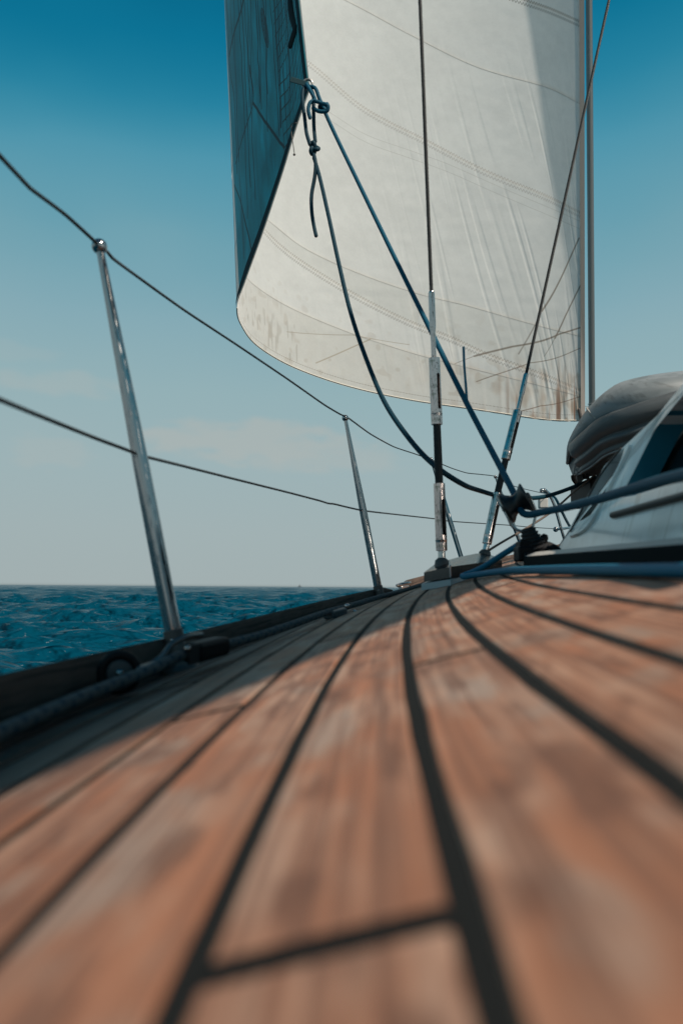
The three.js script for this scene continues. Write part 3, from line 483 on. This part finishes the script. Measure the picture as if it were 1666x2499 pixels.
// trefoil-like knot wound in the plane of the picture
function knot(c, w, h, turn, r) { const p = []; for (let i = 0; i <= 90; i++) { const a = i / 90 * 6.283, x = (Math.sin(a) + 1.5 * Math.sin(2 * a)) / 2.5, y = (Math.cos(a) - 1.5 * Math.cos(2 * a)) / 2.5, z = -Math.sin(3 * a) * .8; const X = x * Math.cos(turn) - y * Math.sin(turn), Y = x * Math.sin(turn) + y * Math.cos(turn); p.push(c.clone().addScaledVector(Rd, X * w).addScaledVector(Ud, Y * h).addScaledVector(Fd, z * r * 1.1)); } return tube(new THREE.CatmullRomCurve3(p, true), r, 120, 8, false); }
{
  const t = thing('working_sheet', 'taut blue sheet from the clew down to the black block and aft', 'rope', Q(1265, 1240, 1.75));
  part('line', tube(ropePts([[752, 212, 3.02], [768, 214, 3.0], [779, 240, 2.99], [800, 290, 2.98], [880, 458, 2.8], [980, 664, 2.52], [1050, 806, 2.3], [1130, 968, 2.1], [1200, 1102, 1.92], [1244, 1186, 1.80], [1258, 1215, 1.765], [1266, 1238, 1.74], [1276, 1253, 1.71], [1292, 1256, 1.68], [1320, 1250, 1.62], [1366, 1241, 1.53], [1420, 1228, 1.40], [1480, 1212, 1.26], [1545, 1192, 1.12], [1610, 1173, .98], [1680, 1156, .86], [1900, 1110, .6]]), R, 260, 12), ropeM, t);
  part('knot', [knot(Q(791, 262, 2.985), .018, .015, .5, R * 1.08), tube(ropePts([[748, 206, 3.0], [762, 230, 2.97], [768, 244, 2.965], [757, 250, 2.96], [752, 268, 2.96], [756, 287, 2.965]]), R, 40, 10), tube(ropePts([[768, 246, 2.955], [785, 252, 2.955], [800, 258, 2.95], [798, 270, 2.955], [780, 272, 2.96], [764, 264, 2.97]]), R, 40, 10)], ropeM, t);
}
{
  const t = thing('lazy_sheet', 'slack blue sheet hanging from the lower clew knot behind both shrouds', 'rope', Q(1072, 1150, 2.12));
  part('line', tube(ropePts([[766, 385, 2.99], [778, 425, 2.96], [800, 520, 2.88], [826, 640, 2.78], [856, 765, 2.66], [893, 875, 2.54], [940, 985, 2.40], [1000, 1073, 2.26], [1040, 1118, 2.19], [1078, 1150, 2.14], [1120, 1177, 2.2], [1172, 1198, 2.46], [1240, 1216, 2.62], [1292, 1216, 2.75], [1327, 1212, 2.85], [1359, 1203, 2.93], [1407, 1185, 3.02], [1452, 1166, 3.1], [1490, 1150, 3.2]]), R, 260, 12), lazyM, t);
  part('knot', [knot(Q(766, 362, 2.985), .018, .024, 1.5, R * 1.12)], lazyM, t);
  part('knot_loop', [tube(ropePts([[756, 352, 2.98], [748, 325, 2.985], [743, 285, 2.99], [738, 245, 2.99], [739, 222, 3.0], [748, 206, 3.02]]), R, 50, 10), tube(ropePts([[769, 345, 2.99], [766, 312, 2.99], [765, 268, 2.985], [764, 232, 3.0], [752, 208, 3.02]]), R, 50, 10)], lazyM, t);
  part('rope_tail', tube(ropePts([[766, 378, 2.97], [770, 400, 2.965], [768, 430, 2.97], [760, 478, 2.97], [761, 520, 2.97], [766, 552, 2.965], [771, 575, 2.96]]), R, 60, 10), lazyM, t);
}
solo('rope_end', tube(ropePts([[1130.5, 848, 2.13], [1132, 890, 2.125], [1136, 940, 2.12], [1139, 985, 2.112]]), .0036, 24, 10), std([0.01, .13, .20], .7), 'short thin blue cord end standing upright on the taut sheet', 'cord');
solo('deck_rope', tube(ropePts([[1282, 1318, 1.72], [1262, 1331, 1.74], [1225, 1354, 1.78], [1180, 1383, 1.84], [1150, 1397, 1.88], [1130, 1404, 1.90], [1132, 1407, 1.86], [1160, 1403, 1.8], [1200, 1397, 1.68], [1250, 1392, 1.5], [1300, 1391, 1.34], [1360, 1390, 1.16], [1440, 1390, .99], [1540, 1391, .83], [1666, 1392, .70], [1900, 1393, .54], [2600, 1396, .32]]), .0071, 220, 12), deckRopeM, 'blue rope lying along the deck beside the black track', 'rope');
solo('thin_line', tube(ropePts([[1188, 1346, 2.36], [1200, 1338, 2.38], [1235, 1317, 2.46], [1272, 1296, 2.54], [1335, 1256, 2.7], [1368, 1229, 2.82], [1408, 1193, 2.95], [1450, 1160, 3.1]]), .004, 60, 8), std([.11, .085, .07], .8), 'thin brown line slanting up from the foot of the second shroud', 'line');
// furling line along the toe rail, with its lead blocks
solo('furling_line', tube([Q(-260, 1905, .47), ...ropePts([[-60, 1822, .58], [0, 1790, .62], [100, 1745, .69], [200, 1702, .77], [300, 1662, .86], [380, 1630, .93], [430, 1604, .99], [500, 1586, 1.06], [575, 1567, 1.16], [640, 1549, 1.26], [720, 1522, 1.42], [790, 1497, 1.62], [850, 1480, 1.8], [920, 1459, 2.06], [985, 1441, 2.32], [1035, 1426, 2.55], [1085, 1416, 2.9]])], .0070, 260, 12), fleckM, 'pale blue flecked furling line lying along the inside of the toe rail', 'rope');
{
  const t = thing('lead_block', 'black furling lead block lying beside the near stanchion\'s foot', 'block', Q(505, 1600, 1.07), 'furling line lead blocks'), d = Q(575, 1567, 1.16).sub(Q(430, 1604, .99)).normalize(), c = Q(505, 1584, 1.07);
  part('body', rbox(.092, .026, .030, .007, c, d, Ud), blackM, t);
  part('cheek', [rbox(.1, .026, .006, .0025, c.clone().addScaledVector(Fd, -.02).addScaledVector(Rd, .004), d, Ud)], rubberM, t);
  part('strap', tube(ropePts([[492, 1549, 1.03], [455, 1555, 1.0], [420, 1572, .985], [398, 1600, .97], [375, 1618, .96], [340, 1632, .93]]), .0036, 40, 8), std([.16, .17, .17], .4, 1), t);
  for (const [q, r] of [[c.clone().addScaledVector(d, .052).addScaledVector(Ud, .001), .006], [Q(458, 1583, 1.0), .0045]]) part('rivet', ball(q, r, 10), steelM, t);
}
{
  const c = Q(292, 1641, .93), t = thing('turning_block', 'round black turning block with a grey sheave low against the toe rail', 'block', c), n = Fd.clone().multiplyScalar(-1).addScaledVector(Rd, .35).normalize(), x = n.clone().cross(Ud).multiplyScalar(-1);
  part('shell', orient(new THREE.TorusGeometry(.0205, .006, 12, 36), c, x, Ud), blackM, t);
  part('sheave', lathe(c.clone().addScaledVector(n, -.006), c.clone().addScaledVector(n, .006), [[0, .001], [0, .014], [.3, .016], [.5, .012], [.7, .016], [1, .014], [1, .001]], 24), std([.035, .045, .05], .6), t);
  part('axle', lathe(c.clone().addScaledVector(n, .004), c.clone().addScaledVector(n, .010), [[0, .005], [.8, .0045], [1, .001]], 16), steelM, t);
}
{
  const t = thing('lead_block', 'smaller grey-green furling lead block farther along the deck edge', 'block', Q(822, 1505, 1.72), 'furling line lead blocks'), d = Q(878, 1480, 1.85).sub(Q(770, 1506, 1.6)).normalize(), c = Q(818, 1497, 1.70);
  part('body', rbox(.085, .020, .026, .006, c, d, Ud), std([.05, .07, .08], .45), t);
  part('cheek', rbox(.095, .007, .03, .0025, c.clone().addScaledVector(Ud, -.016), d, Ud), blackM, t);
  for (const [q, r] of [[Q(847, 1479, 1.72), .006], [Q(866, 1493, 1.75), .005]]) part('rivet', ball(q, r, 10), steelM, t);
}

// ---------------------------------------------------------------- track, car and sheave block
{
  const xT = .362, t = thing('genoa_track', 'long dark track with a pale top running along the deck edge of the cabin', 'track', B(xT, .0, 1.6));
  const prof = [[-.012, -.004], [-.012, .016], [-.0105, .0175], [.012, .0265], [.029, .027], [.029, -.004]];
  const g = grid(prof.length - 1, 1, (i, j) => { const [x, y] = prof[Math.round(i * (prof.length - 1))], s = lerp(-.9, 1.66, j); return B(xT + x - .004 * j, .0085 + y + .002 * j, s); });
  part('rail', toCreasedNormals(g, .4), std([.007, .010, .011], .9, 0, { specularIntensity: .2 }), t);
  part('rail_top', grid(1, 1, (i, j) => { const s = lerp(-.9, 1.655, j); return B(xT + lerp(-.0105, .0125, i) - .004 * j, .0085 + lerp(.0182, .0276, i) + .002 * j, s); }), std([.50, .47, .43], .5), t, 'top edge painted pale as sunlit');  // sunlit tone put into the top edge colour
  part('end_cap', rbox(.036, .026, .018, .005, B(xT + .004, .024, 1.664), Rd, Ud), blackM, t);
  part('side_groove', grid(1, 1, (i, j) => B(xT - .0126, .016 + .004 * i, lerp(-.9, 1.64, j))), blackM, t);
}
{
  const c = Q(1298, 1352, 1.70), t = thing('genoa_car', 'black ribbed car on the end of the track under the block', 'track car', c);
  const P = (px, py, s = 1.70) => Q(px, py, s);
  part('car_base', [rbox(.075, .034, .06, .006, P(1300, 1352), Rd, Ud.clone().addScaledVector(Rd, -.15)), rbox(.05, .016, .05, .004, P(1290, 1330), Rd, Ud.clone().addScaledVector(Rd, -.2))], blackM, t);
  const prof = [[0, .034]]; for (let i = 0; i < 6; i++) { const r = .031 - .0028 * i; prof.push([(i + .1) / 6, r], [(i + .5) / 6, r * .99], [(i + .65) / 6, r * .8], [(i + .98) / 6, r * .8]); } prof.push([1, .013]);
  part('rubber_boot', lathe(P(1302, 1340), P(1286, 1288), prof, 24), rubberM, t);
  part('lever', [tube([P(1310, 1338), P(1330, 1330), P(1352, 1338), P(1362, 1346)], .0085, 16, 8), rbox(.045, .016, .03, .004, P(1335, 1338), P(1362, 1345).sub(P(1310, 1334)), Ud)], blackM, t);
  part('plunger', lathe(P(1322, 1326), P(1330, 1304), [[0, .009], [.7, .009], [1, .005]], 14), blackM, t);
}
{
  const S = 1.74, P = (px, py, s = S) => Q(px, py, s), t = thing('sheave_block', 'black spool-shaped standing block turning the taut blue sheet', 'block', P(1285, 1290));
  const a = P(1233, 1241, 1.748), b = P(1287, 1213, 1.734);
  part('spool', lathe(a, b, [[0, .002], [0, .036], [.05, .0375], [.12, .035], [.25, .0265], [.42, .0205], [.55, .0195], [.7, .0235], [.85, .0305], [.94, .0355], [1, .034], [1, .002]], 40), std([.010, .010, .011], .38), t);
  const ax = b.clone().sub(a).normalize(), up = Ud.clone().addScaledVector(ax, -Ud.dot(ax)).normalize();
  part('cheek_plate', rbox(.072, .005, .016, .002, a.clone().addScaledVector(ax, -.004), up, ax), alloyM, t);
  for (const g of [lathe(b.clone().addScaledVector(ax, -.002), b.clone().addScaledVector(ax, .007), [[0, .011], [.7, .011], [1, .007], [1, .001]], 6), lathe(a.clone().addScaledVector(ax, .002), a.clone().addScaledVector(ax, -.009), [[0, .012], [.7, .011], [1, .001]], 12)]) part('axle_nut', g, trimM, t);
  part('bail', tube([a.clone().addScaledVector(up, .03).addScaledVector(ax, -.006), P(1238, 1262), P(1249, 1284), P(1264, 1294), P(1281, 1296), P(1296, 1290), P(1303, 1272), P(1306, 1248), b.clone().addScaledVector(ax, .004)], .0033, 60, 8), alloyM, t);
}

// ---------------------------------------------------------------- cabin
{
  const X0 = .447, Y0 = .045, LEAN = .30, cab = thing('cabin', 'white cabin side with raked front, smoked windows and a dark strake', 'cabin', B(X0, Y0, 1));
  const n = V3(1, -LEAN, 0).normalize();
  const hit = (px, py) => { const d = ray(px, py), dx = d.dot(Rd), dy = d.dot(Ud), ds = d.dot(Fd), k = (X0 - LEAN * Y0) / (dx - LEAN * dy); return [k * ds, k * dy]; };       // pixel -> (s, y) on the cabin side
  const side = (s, y, z) => B(X0 + LEAN * (y - Y0) + z, y, s);
  const shapeOf = pts => new THREE.Shape(pts.map(p => new THREE.Vector2(...p))), smooth = (pts, m = 8) => new THREE.CatmullRomCurve3(pts.map(p => V3(p[0], p[1], 0)), true, 'centripetal').getPoints(pts.length * m).map(p => [p.x, p.y]);
  const extr = (sh, depth, bevel, off = 0) => { const g = new THREE.ExtrudeGeometry(sh, { depth, bevelEnabled: bevel > 0, bevelSize: bevel, bevelThickness: bevel, bevelSegments: 3, curveSegments: 8 }), p = g.attributes.position, uv = g.attributes.uv; for (let i = 0; i < p.count; i++) { const s = p.getX(i), y = p.getY(i); uv.setXY(i, s * 1.4, y * 1.4); const q = side(s, y, p.getZ(i) + off); p.setXYZ(i, q.x, q.y, q.z); } g.deleteAttribute('normal'); g.computeVertexNormals(); return toCreasedNormals(g, .6); };
  const front = [[1362, 1343], [1375, 1322], [1420, 1262], [1500, 1158], [1580, 1052], [1640, 975], [1666, 945]].map(p => hit(...p));
  const topS = front.at(-1), YT = .365, sTop = topS[0] - (YT - topS[1]) * 1.9;
  const outline = [[-1.2, -.03], [front[0][0] + .02, -.03], ...front, [sTop, YT], [-1.2, YT + .03]];
  // small triangular window near the raked front edge, and the large one behind it
  const w1 = [[1529, 1090], [1512, 1138], [1488, 1188], [1462, 1232], [1444, 1258], [1426, 1270], [1409, 1276], [1412, 1262], [1430, 1224], [1456, 1176], [1478, 1138], [1502, 1112]].map(p => hit(...p));
  const w2 = [[1700, 930], [1664, 968], [1630, 999], [1592, 1060], [1552, 1140], [1531, 1182], [1520, 1208], [1524, 1218], [1545, 1214], [1600, 1197], [1690, 1170], [1900, 1120], [2300, 1030]].map(p => hit(...p));
  const w2b = w2.concat([[hit(2300, 1030)[0], .30]]);
  const body = shapeOf(outline); body.holes.push(new THREE.Path(w1.map(p => new THREE.Vector2(...p)).reverse()), new THREE.Path(w2b.map(p => new THREE.Vector2(...p)).reverse()));
  part('side', extr(body, .042, .004), gelM, cab);
  const pane1 = part('window', extr(shapeOf(w1.map(p => { const c = w1.reduce((a, b) => [a[0] + b[0] / w1.length, a[1] + b[1] / w1.length], [0, 0]); return [lerp(c[0], p[0], 1.12), lerp(c[1], p[1], 1.12)]; })), .006, 0, .030), smokedM, cab, 'small pointed smoked window');
  // raised moulding round the small window
  const rim = [[1543, 1092], [1534, 1110], [1512, 1152], [1484, 1208], [1460, 1256], [1440, 1285], [1420, 1300], [1400, 1307]].map(p => hit(...p));
  part('frame', [tube(rim.map(([s, y]) => side(s, y, -.004)), .0055, 60, 8)], gelM, pane1);
  const rim2 = [[1396, 1296], [1412, 1266], [1440, 1212], [1470, 1158], [1500, 1118], [1520, 1095]].map(p => hit(...p));
  part('frame', [tube(rim2.map(([s, y]) => side(s, y, -.0045)), .0022, 60, 8)], trimM, pane1, 'dark rubber edge');
  part('window', extr(shapeOf([[-1.19, .02], [front[0][0] - .06, .02], ...front.slice(1).map(([a, b]) => [a - .045, b - .004]), [sTop - .045, YT - .012], [-1.19, YT - .002]]), .006, 0, .050), smokedM, cab, 'large smoked side window set deep in its opening');
  part('sky_tint_reveal', grid(1, 40, (i, j) => { const c = new THREE.CatmullRomCurve3(w2.slice(0, 9).map(([a, b]) => V3(a, b, 0)), false, 'centripetal').getPoint(j); const m = w2[12]; const d = Math.hypot(m[0] + .0 - c.x, .2 - c.y), nx = (m[0] - c.x) / d, ny = (.2 - c.y) / d; return side(c.x + nx * .009, c.y + ny * .009, lerp(-.003, .044, i)); }), std([.02, .19, .27], .4), cab, 'jamb of the deep window opening, sky reflection painted in blue');  // blue of the reflected sky put into the jamb colour
  // strake along the lower side
  const sk = [[1503, 1253], [1540, 1243], [1600, 1226], [1666, 1208], [1900, 1140]].map(p => hit(...p));
  part('strake', tube(sk.map(([s, y]) => side(s, y - .003, -.006)), .0062, 40, 10), std([.09, .08, .07], .5), cab, 'dark wooden strake');
  // dark corner line down the raked front edge
  part('front_edge', tube(front.slice(0, 4).map(([s, y]) => side(s + .002, y, -.001)), .0038, 60, 8), trimM, cab);
  part('front', grid(10, 12, (i, j) => { const k = j * (front.length - 1), f0 = front[Math.floor(k)], f1 = front[Math.min(front.length - 1, Math.floor(k) + 1)], f = k % 1, s = lerp(f0[0], f1[0], f), y = lerp(f0[1], f1[1], f); return side(s, y, .002).addScaledVector(Rd, i * 2.4).addScaledVector(Ud, i * 2.4 * TILT).addScaledVector(Fd, .16 * Math.sin(Math.PI * i)); }), gelM, cab);
  part('roof', grid(10, 6, (i, j) => { const s = lerp(sTop + .01, -1.2, j); return side(s, YT - .002 + .03 * j, .0).addScaledVector(Rd, i * 2.3).addScaledVector(Ud, i * 2.3 * TILT + .09 * Math.sin(Math.PI * i)); }), gelM, cab);
}

// ---------------------------------------------------------------- upturned dinghy on the foredeck
{
  const t = thing('dinghy', 'upturned grey dinghy stowed on the foredeck beyond the cabin', 'dinghy', Q(1500, 1180, 3.2));
  const rimP = [[1384, 1136, 3.25], [1393, 1100, 3.02], [1413, 1078, 2.9], [1437, 1057, 2.82], [1463, 1034, 2.75], [1490, 1020, 2.70], [1522, 1009, 2.66], [1590, 985, 2.62], [1690, 955, 2.6], [1800, 930, 2.62], [1950, 905, 2.7]];
  const keelP = [[1385, 1118, 3.25], [1393, 1092, 3.25], [1408, 1062, 3.25], [1430, 1030, 3.25], [1457, 996, 3.25], [1488, 967, 3.25], [1519, 943, 3.25], [1552, 924, 3.25], [1600, 910, 3.25], [1666, 902, 3.25], [1800, 893, 3.25]];
  const rc = new THREE.CatmullRomCurve3(rimP.map(p => Q(...p)), false, 'catmullrom', .5), kc = new THREE.CatmullRomCurve3(keelP.map(([x, y, z], i) => Q(x, y + Math.min(44, 6 * Math.max(0, i - 1)), z)), false, 'catmullrom', .5);
  const far = i => { const [x, y, s] = boat(rc.getPoint(i)), f = Math.max(s + .02, 6.5 - s); return B(x * f / s + .03 + .3 * i, y * f / s - .02 - .2 * i, f); };
  const arch = (i, j) => { const a = rc.getPoint(i), k = kc.getPoint(i), b = far(i), th = j * Math.PI, c = Math.cos(th), w = .5 + .5 * Math.sign(c) * Math.abs(c) ** .75, m = b.clone().lerp(a, w), mid = a.clone().add(b).multiplyScalar(.5); return m.addScaledVector(k.clone().sub(mid), Math.sin(th) ** .8); };
  part('bottom_shell', grid(70, 40, arch, (i, j) => [i * 1.6, j * 1.6]), dingM, t);
  const off = (dy, ds, dx = 0) => { const p = []; for (let i = 0; i <= 40; i++) { const q = rc.getPoint(i / 40), e = i / 40; p.push(q.addScaledVector(Ud, dy * (.35 + .65 * sstep(0, .35, e))).addScaledVector(Fd, ds).addScaledVector(Rd, dx)); } return p; };
  const lipProf = [[.012, -.004], [.016, .012], [.006, .026], [-.02, .030], [-.045, .022], [-.055, .004], [-.060, .002], [-.072, .014], [-.086, .010], [-.094, -.006], [-.099, -.008], [-.110, .000], [-.120, -.010], [-.124, -.03]];
  const lipAt = (i, k) => { const q = rc.getPoint(i), tg = rc.getTangent(i), out = Ud.clone().cross(tg).normalize(); if (out.dot(Fd) > 0) out.negate(); const f = .8 + .2 * sstep(0, .3, i), [y, o] = lipProf[k]; return q.addScaledVector(Ud, y * f).addScaledVector(out, o * f * sstep(-.02, .08, i)).addScaledVector(Rd, .32 * Math.max(0, -y) * (1 - sstep(0, .22, i))); };
  part('gunwale', grid(80, lipProf.length - 1, (i, j) => lipAt(Math.max(.002, i), Math.round(j * (lipProf.length - 1)))), dingDarkM, t);
  part('rubbing_strake', tube(new THREE.CatmullRomCurve3([...Array(41)].map((_, i) => lipAt(Math.max(.002, i / 40), 0))), .0075, 90, 8), dingM, t);
  part('inner_lip', tube(new THREE.CatmullRomCurve3([...Array(41)].map((_, i) => lipAt(Math.max(.002, i / 40), 12))), .004, 90, 8), dingM, t);
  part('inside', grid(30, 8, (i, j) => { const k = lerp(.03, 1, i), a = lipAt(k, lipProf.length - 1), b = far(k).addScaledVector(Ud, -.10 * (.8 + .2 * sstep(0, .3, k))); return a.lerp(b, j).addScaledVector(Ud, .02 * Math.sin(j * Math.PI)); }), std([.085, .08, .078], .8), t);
  for (const [w, q] of [[.035, Q(1468, 1119, 2.93)], [.022, Q(1429, 1160, 3.03)]]) part('oarlock_block', rbox(w, .03, .02, .004, q, Rd, Ud), blackM, t);
  part('tie_strap', [tube([...Array(9)].map((_, k) => arch(.40, .04 + k * .1).addScaledVector(Ud, .004)), .004, 30, 6)], std([.3, .29, .27], .8), t);
  for (const [h, q] of [[.10, Q(1432, 1206, 3.2)], [.22, Q(1560, 1150, 3.1)]]) part('chock', rbox(.06, h, .3, .01, q, Rd, Ud), blackM, t);
}
// ---------------------------------------------------------------- bow pulpit with its navigation lamp
{
  const t = thing('bow_pulpit', 'bright chrome bow pulpit of bent tubes at the far end', 'pulpit', Q(1392, 1352, 6.4));
  const T = (pts, r = .0125) => tube(ropePts(pts), r, 40, 12);
  part('post', T([[1328, 1195, 6.3], [1338, 1205, 6.3], [1350, 1228, 6.3], [1366, 1282, 6.3], [1378, 1322, 6.3], [1390, 1356, 6.3]]), chromeM, t);
  part('top_rail', T([[1324, 1198, 6.3], [1336, 1203, 6.32], [1350, 1211, 6.45], [1358, 1222, 6.6], [1372, 1252, 6.7], [1388, 1282, 6.75], [1402, 1300, 6.8], [1440, 1320, 6.9]]), chromeM, t);
  part('cross_bar', T([[1356, 1292, 6.32], [1380, 1289, 6.5], [1404, 1286, 6.7], [1440, 1284, 6.8]], .010), chromeM, t);
  for (const [q, r] of [[Q(1355, 1292, 6.28), .022], [Q(1321, 1197, 6.28), .018]]) part('joint', ball(q, r, 12), chromeM, t);
  const lamp = thing('navigation_lamp', 'small pale navigation lamp box hanging on the chrome pulpit', 'lamp', Q(1325, 1258, 6.2));
  part('housing', rbox(.072, .085, .06, .012, Q(1324, 1228, 6.2), Rd, Ud.clone().addScaledVector(Rd, -.08)), std([.45, .44, .42], .5), lamp);
  part('bracket', rbox(.05, .012, .05, .003, Q(1332, 1212, 6.24), Rd, Ud), chromeM, lamp);
}
// ---------------------------------------------------------------- mast and boom, outside the frame, whose shadow lies on the deck edge
{
  const P = (v, s) => boat(D(v - shift(s), s)), p1 = P(-.235, .504), p2 = P(.215, 1.5), d1 = 2.25, d2 = 1.95;
  const a = V3(...p1.map((x, i) => x + sunBoat[i] * d1)), b = V3(...p2.map((x, i) => x + sunBoat[i] * d2)), dir = b.clone().sub(a);
  const W = (k, up = 0) => B(a.x + dir.x * k, a.y + dir.y * k + up, a.z + dir.z * k), t = thing('boom', 'boom with the furled mainsail in its bag beside the deck', 'boom', W(-.5));
  part('spar', tube([W(-2.2, .075), W(1.9, .075)], .075, 4, 20), alloyM, t);
  part('sail_bag', grid(24, 16, (i, j) => { const th = j * 2 * Math.PI, k = lerp(-2.1, 1.82, i), h = .26 + .27 * sstep(1.38, 1.75, k); return W(k, .11 + h + h * Math.cos(th)).addScaledVector(Rd, .11 * Math.sin(th)); }), std([.03, .09, .14], .9), t);
  const mb = W(2.0); const m0 = boat(mb);
  const mast = thing('mast', 'tall alloy mast rising behind the cabin front', 'mast', B(m0[0] + .12, .3, m0[2]));
  part('tube', tube([B(m0[0] + .05, .2, m0[2]), B(m0[0] - 1.9, 9, m0[2] - .5)], .085, 4, 24), alloyM, mast);
}
// ---------------------------------------------------------------- added unseen roll off the bow, placed to shade the genoa's luff
{
  const edge = [[.079, .55], [.067, .44], [.056, .38], [.033, .28], [.021, .217]].map(([u, t]) => V3(...boat(sailP(u, t)))), r = .20;
  const mv = p => V3(p.x + sunBoat[0] * 2.5, p.y + sunBoat[1] * 2.5, p.z + sunBoat[2] * 2.5), pts = edge.map(mv), n = V3(.64, -.1, .76).normalize();
  const top = pts[0].clone().addScaledVector(pts[0].clone().sub(pts[2]).normalize(), 3), low = pts[4].clone().addScaledVector(pts[4].clone().sub(pts[2]).normalize(), 2.2);
  const line = [top, ...pts, low].map(p => { const q = p.addScaledVector(n, r); return B(q.x, q.y, q.z); });
  const t = thing('added_shade_roll', 'added unseen roll that shades the luff of the genoa', 'sail', line.at(-1));
  part('shade_roll', tube(line, r, 60, 18, false), std([.95, .95, .93], .5, 0, { transmission: .85, thickness: 0, specularIntensity: .3 }), t);
  part('shade_roll_end', lathe(line.at(-1).clone().addScaledVector(Ud, -.5), line.at(-1).clone().addScaledVector(Ud, -.1), [[0, .02], [.1, .09], [.5, .05], [.9, .09], [1, .02]], 20), blackM, t);
}
// ---------------------------------------------------------------- far sailing boat on the horizon
{
  const s = 2600, t = thing('distant_sailboat', 'tiny sailing boat far away on the horizon', 'sailboat', Q(730, 1432, s)), c = Q(731, 1432, s);
  const P = (x, y, z = 0) => c.clone().addScaledVector(Rd, x).addScaledVector(Ud, y).addScaledVector(Fd, z);
  const g = new THREE.BufferGeometry().setFromPoints([P(-5, 1.2), P(6, 1.4), P(4, -.8), P(-5, 1.2), P(4, -.8), P(-4, -.8), P(-5, 1.2, 3), P(6, 1.4, 1), P(6, 1.4), P(-5, 1.2, 3), P(6, 1.4), P(-5, 1.2)]); g.computeVertexNormals(); part('hull', g, std([.05, .07, .08], .6), t);
  const q = new THREE.BufferGeometry().setFromPoints([P(-.5, 2), P(-.5, 8), P(-4.5, 2.2), P(.3, 2), P(.3, 7), P(4.2, 2)]); q.computeVertexNormals(); part('sails', q, std([.25, .3, .32], .8), t);
  part('mast', tube([P(0, 1), P(0, 8.5)], .2, 2, 6), trimM, t);
}
renderer.render(scene, camera);
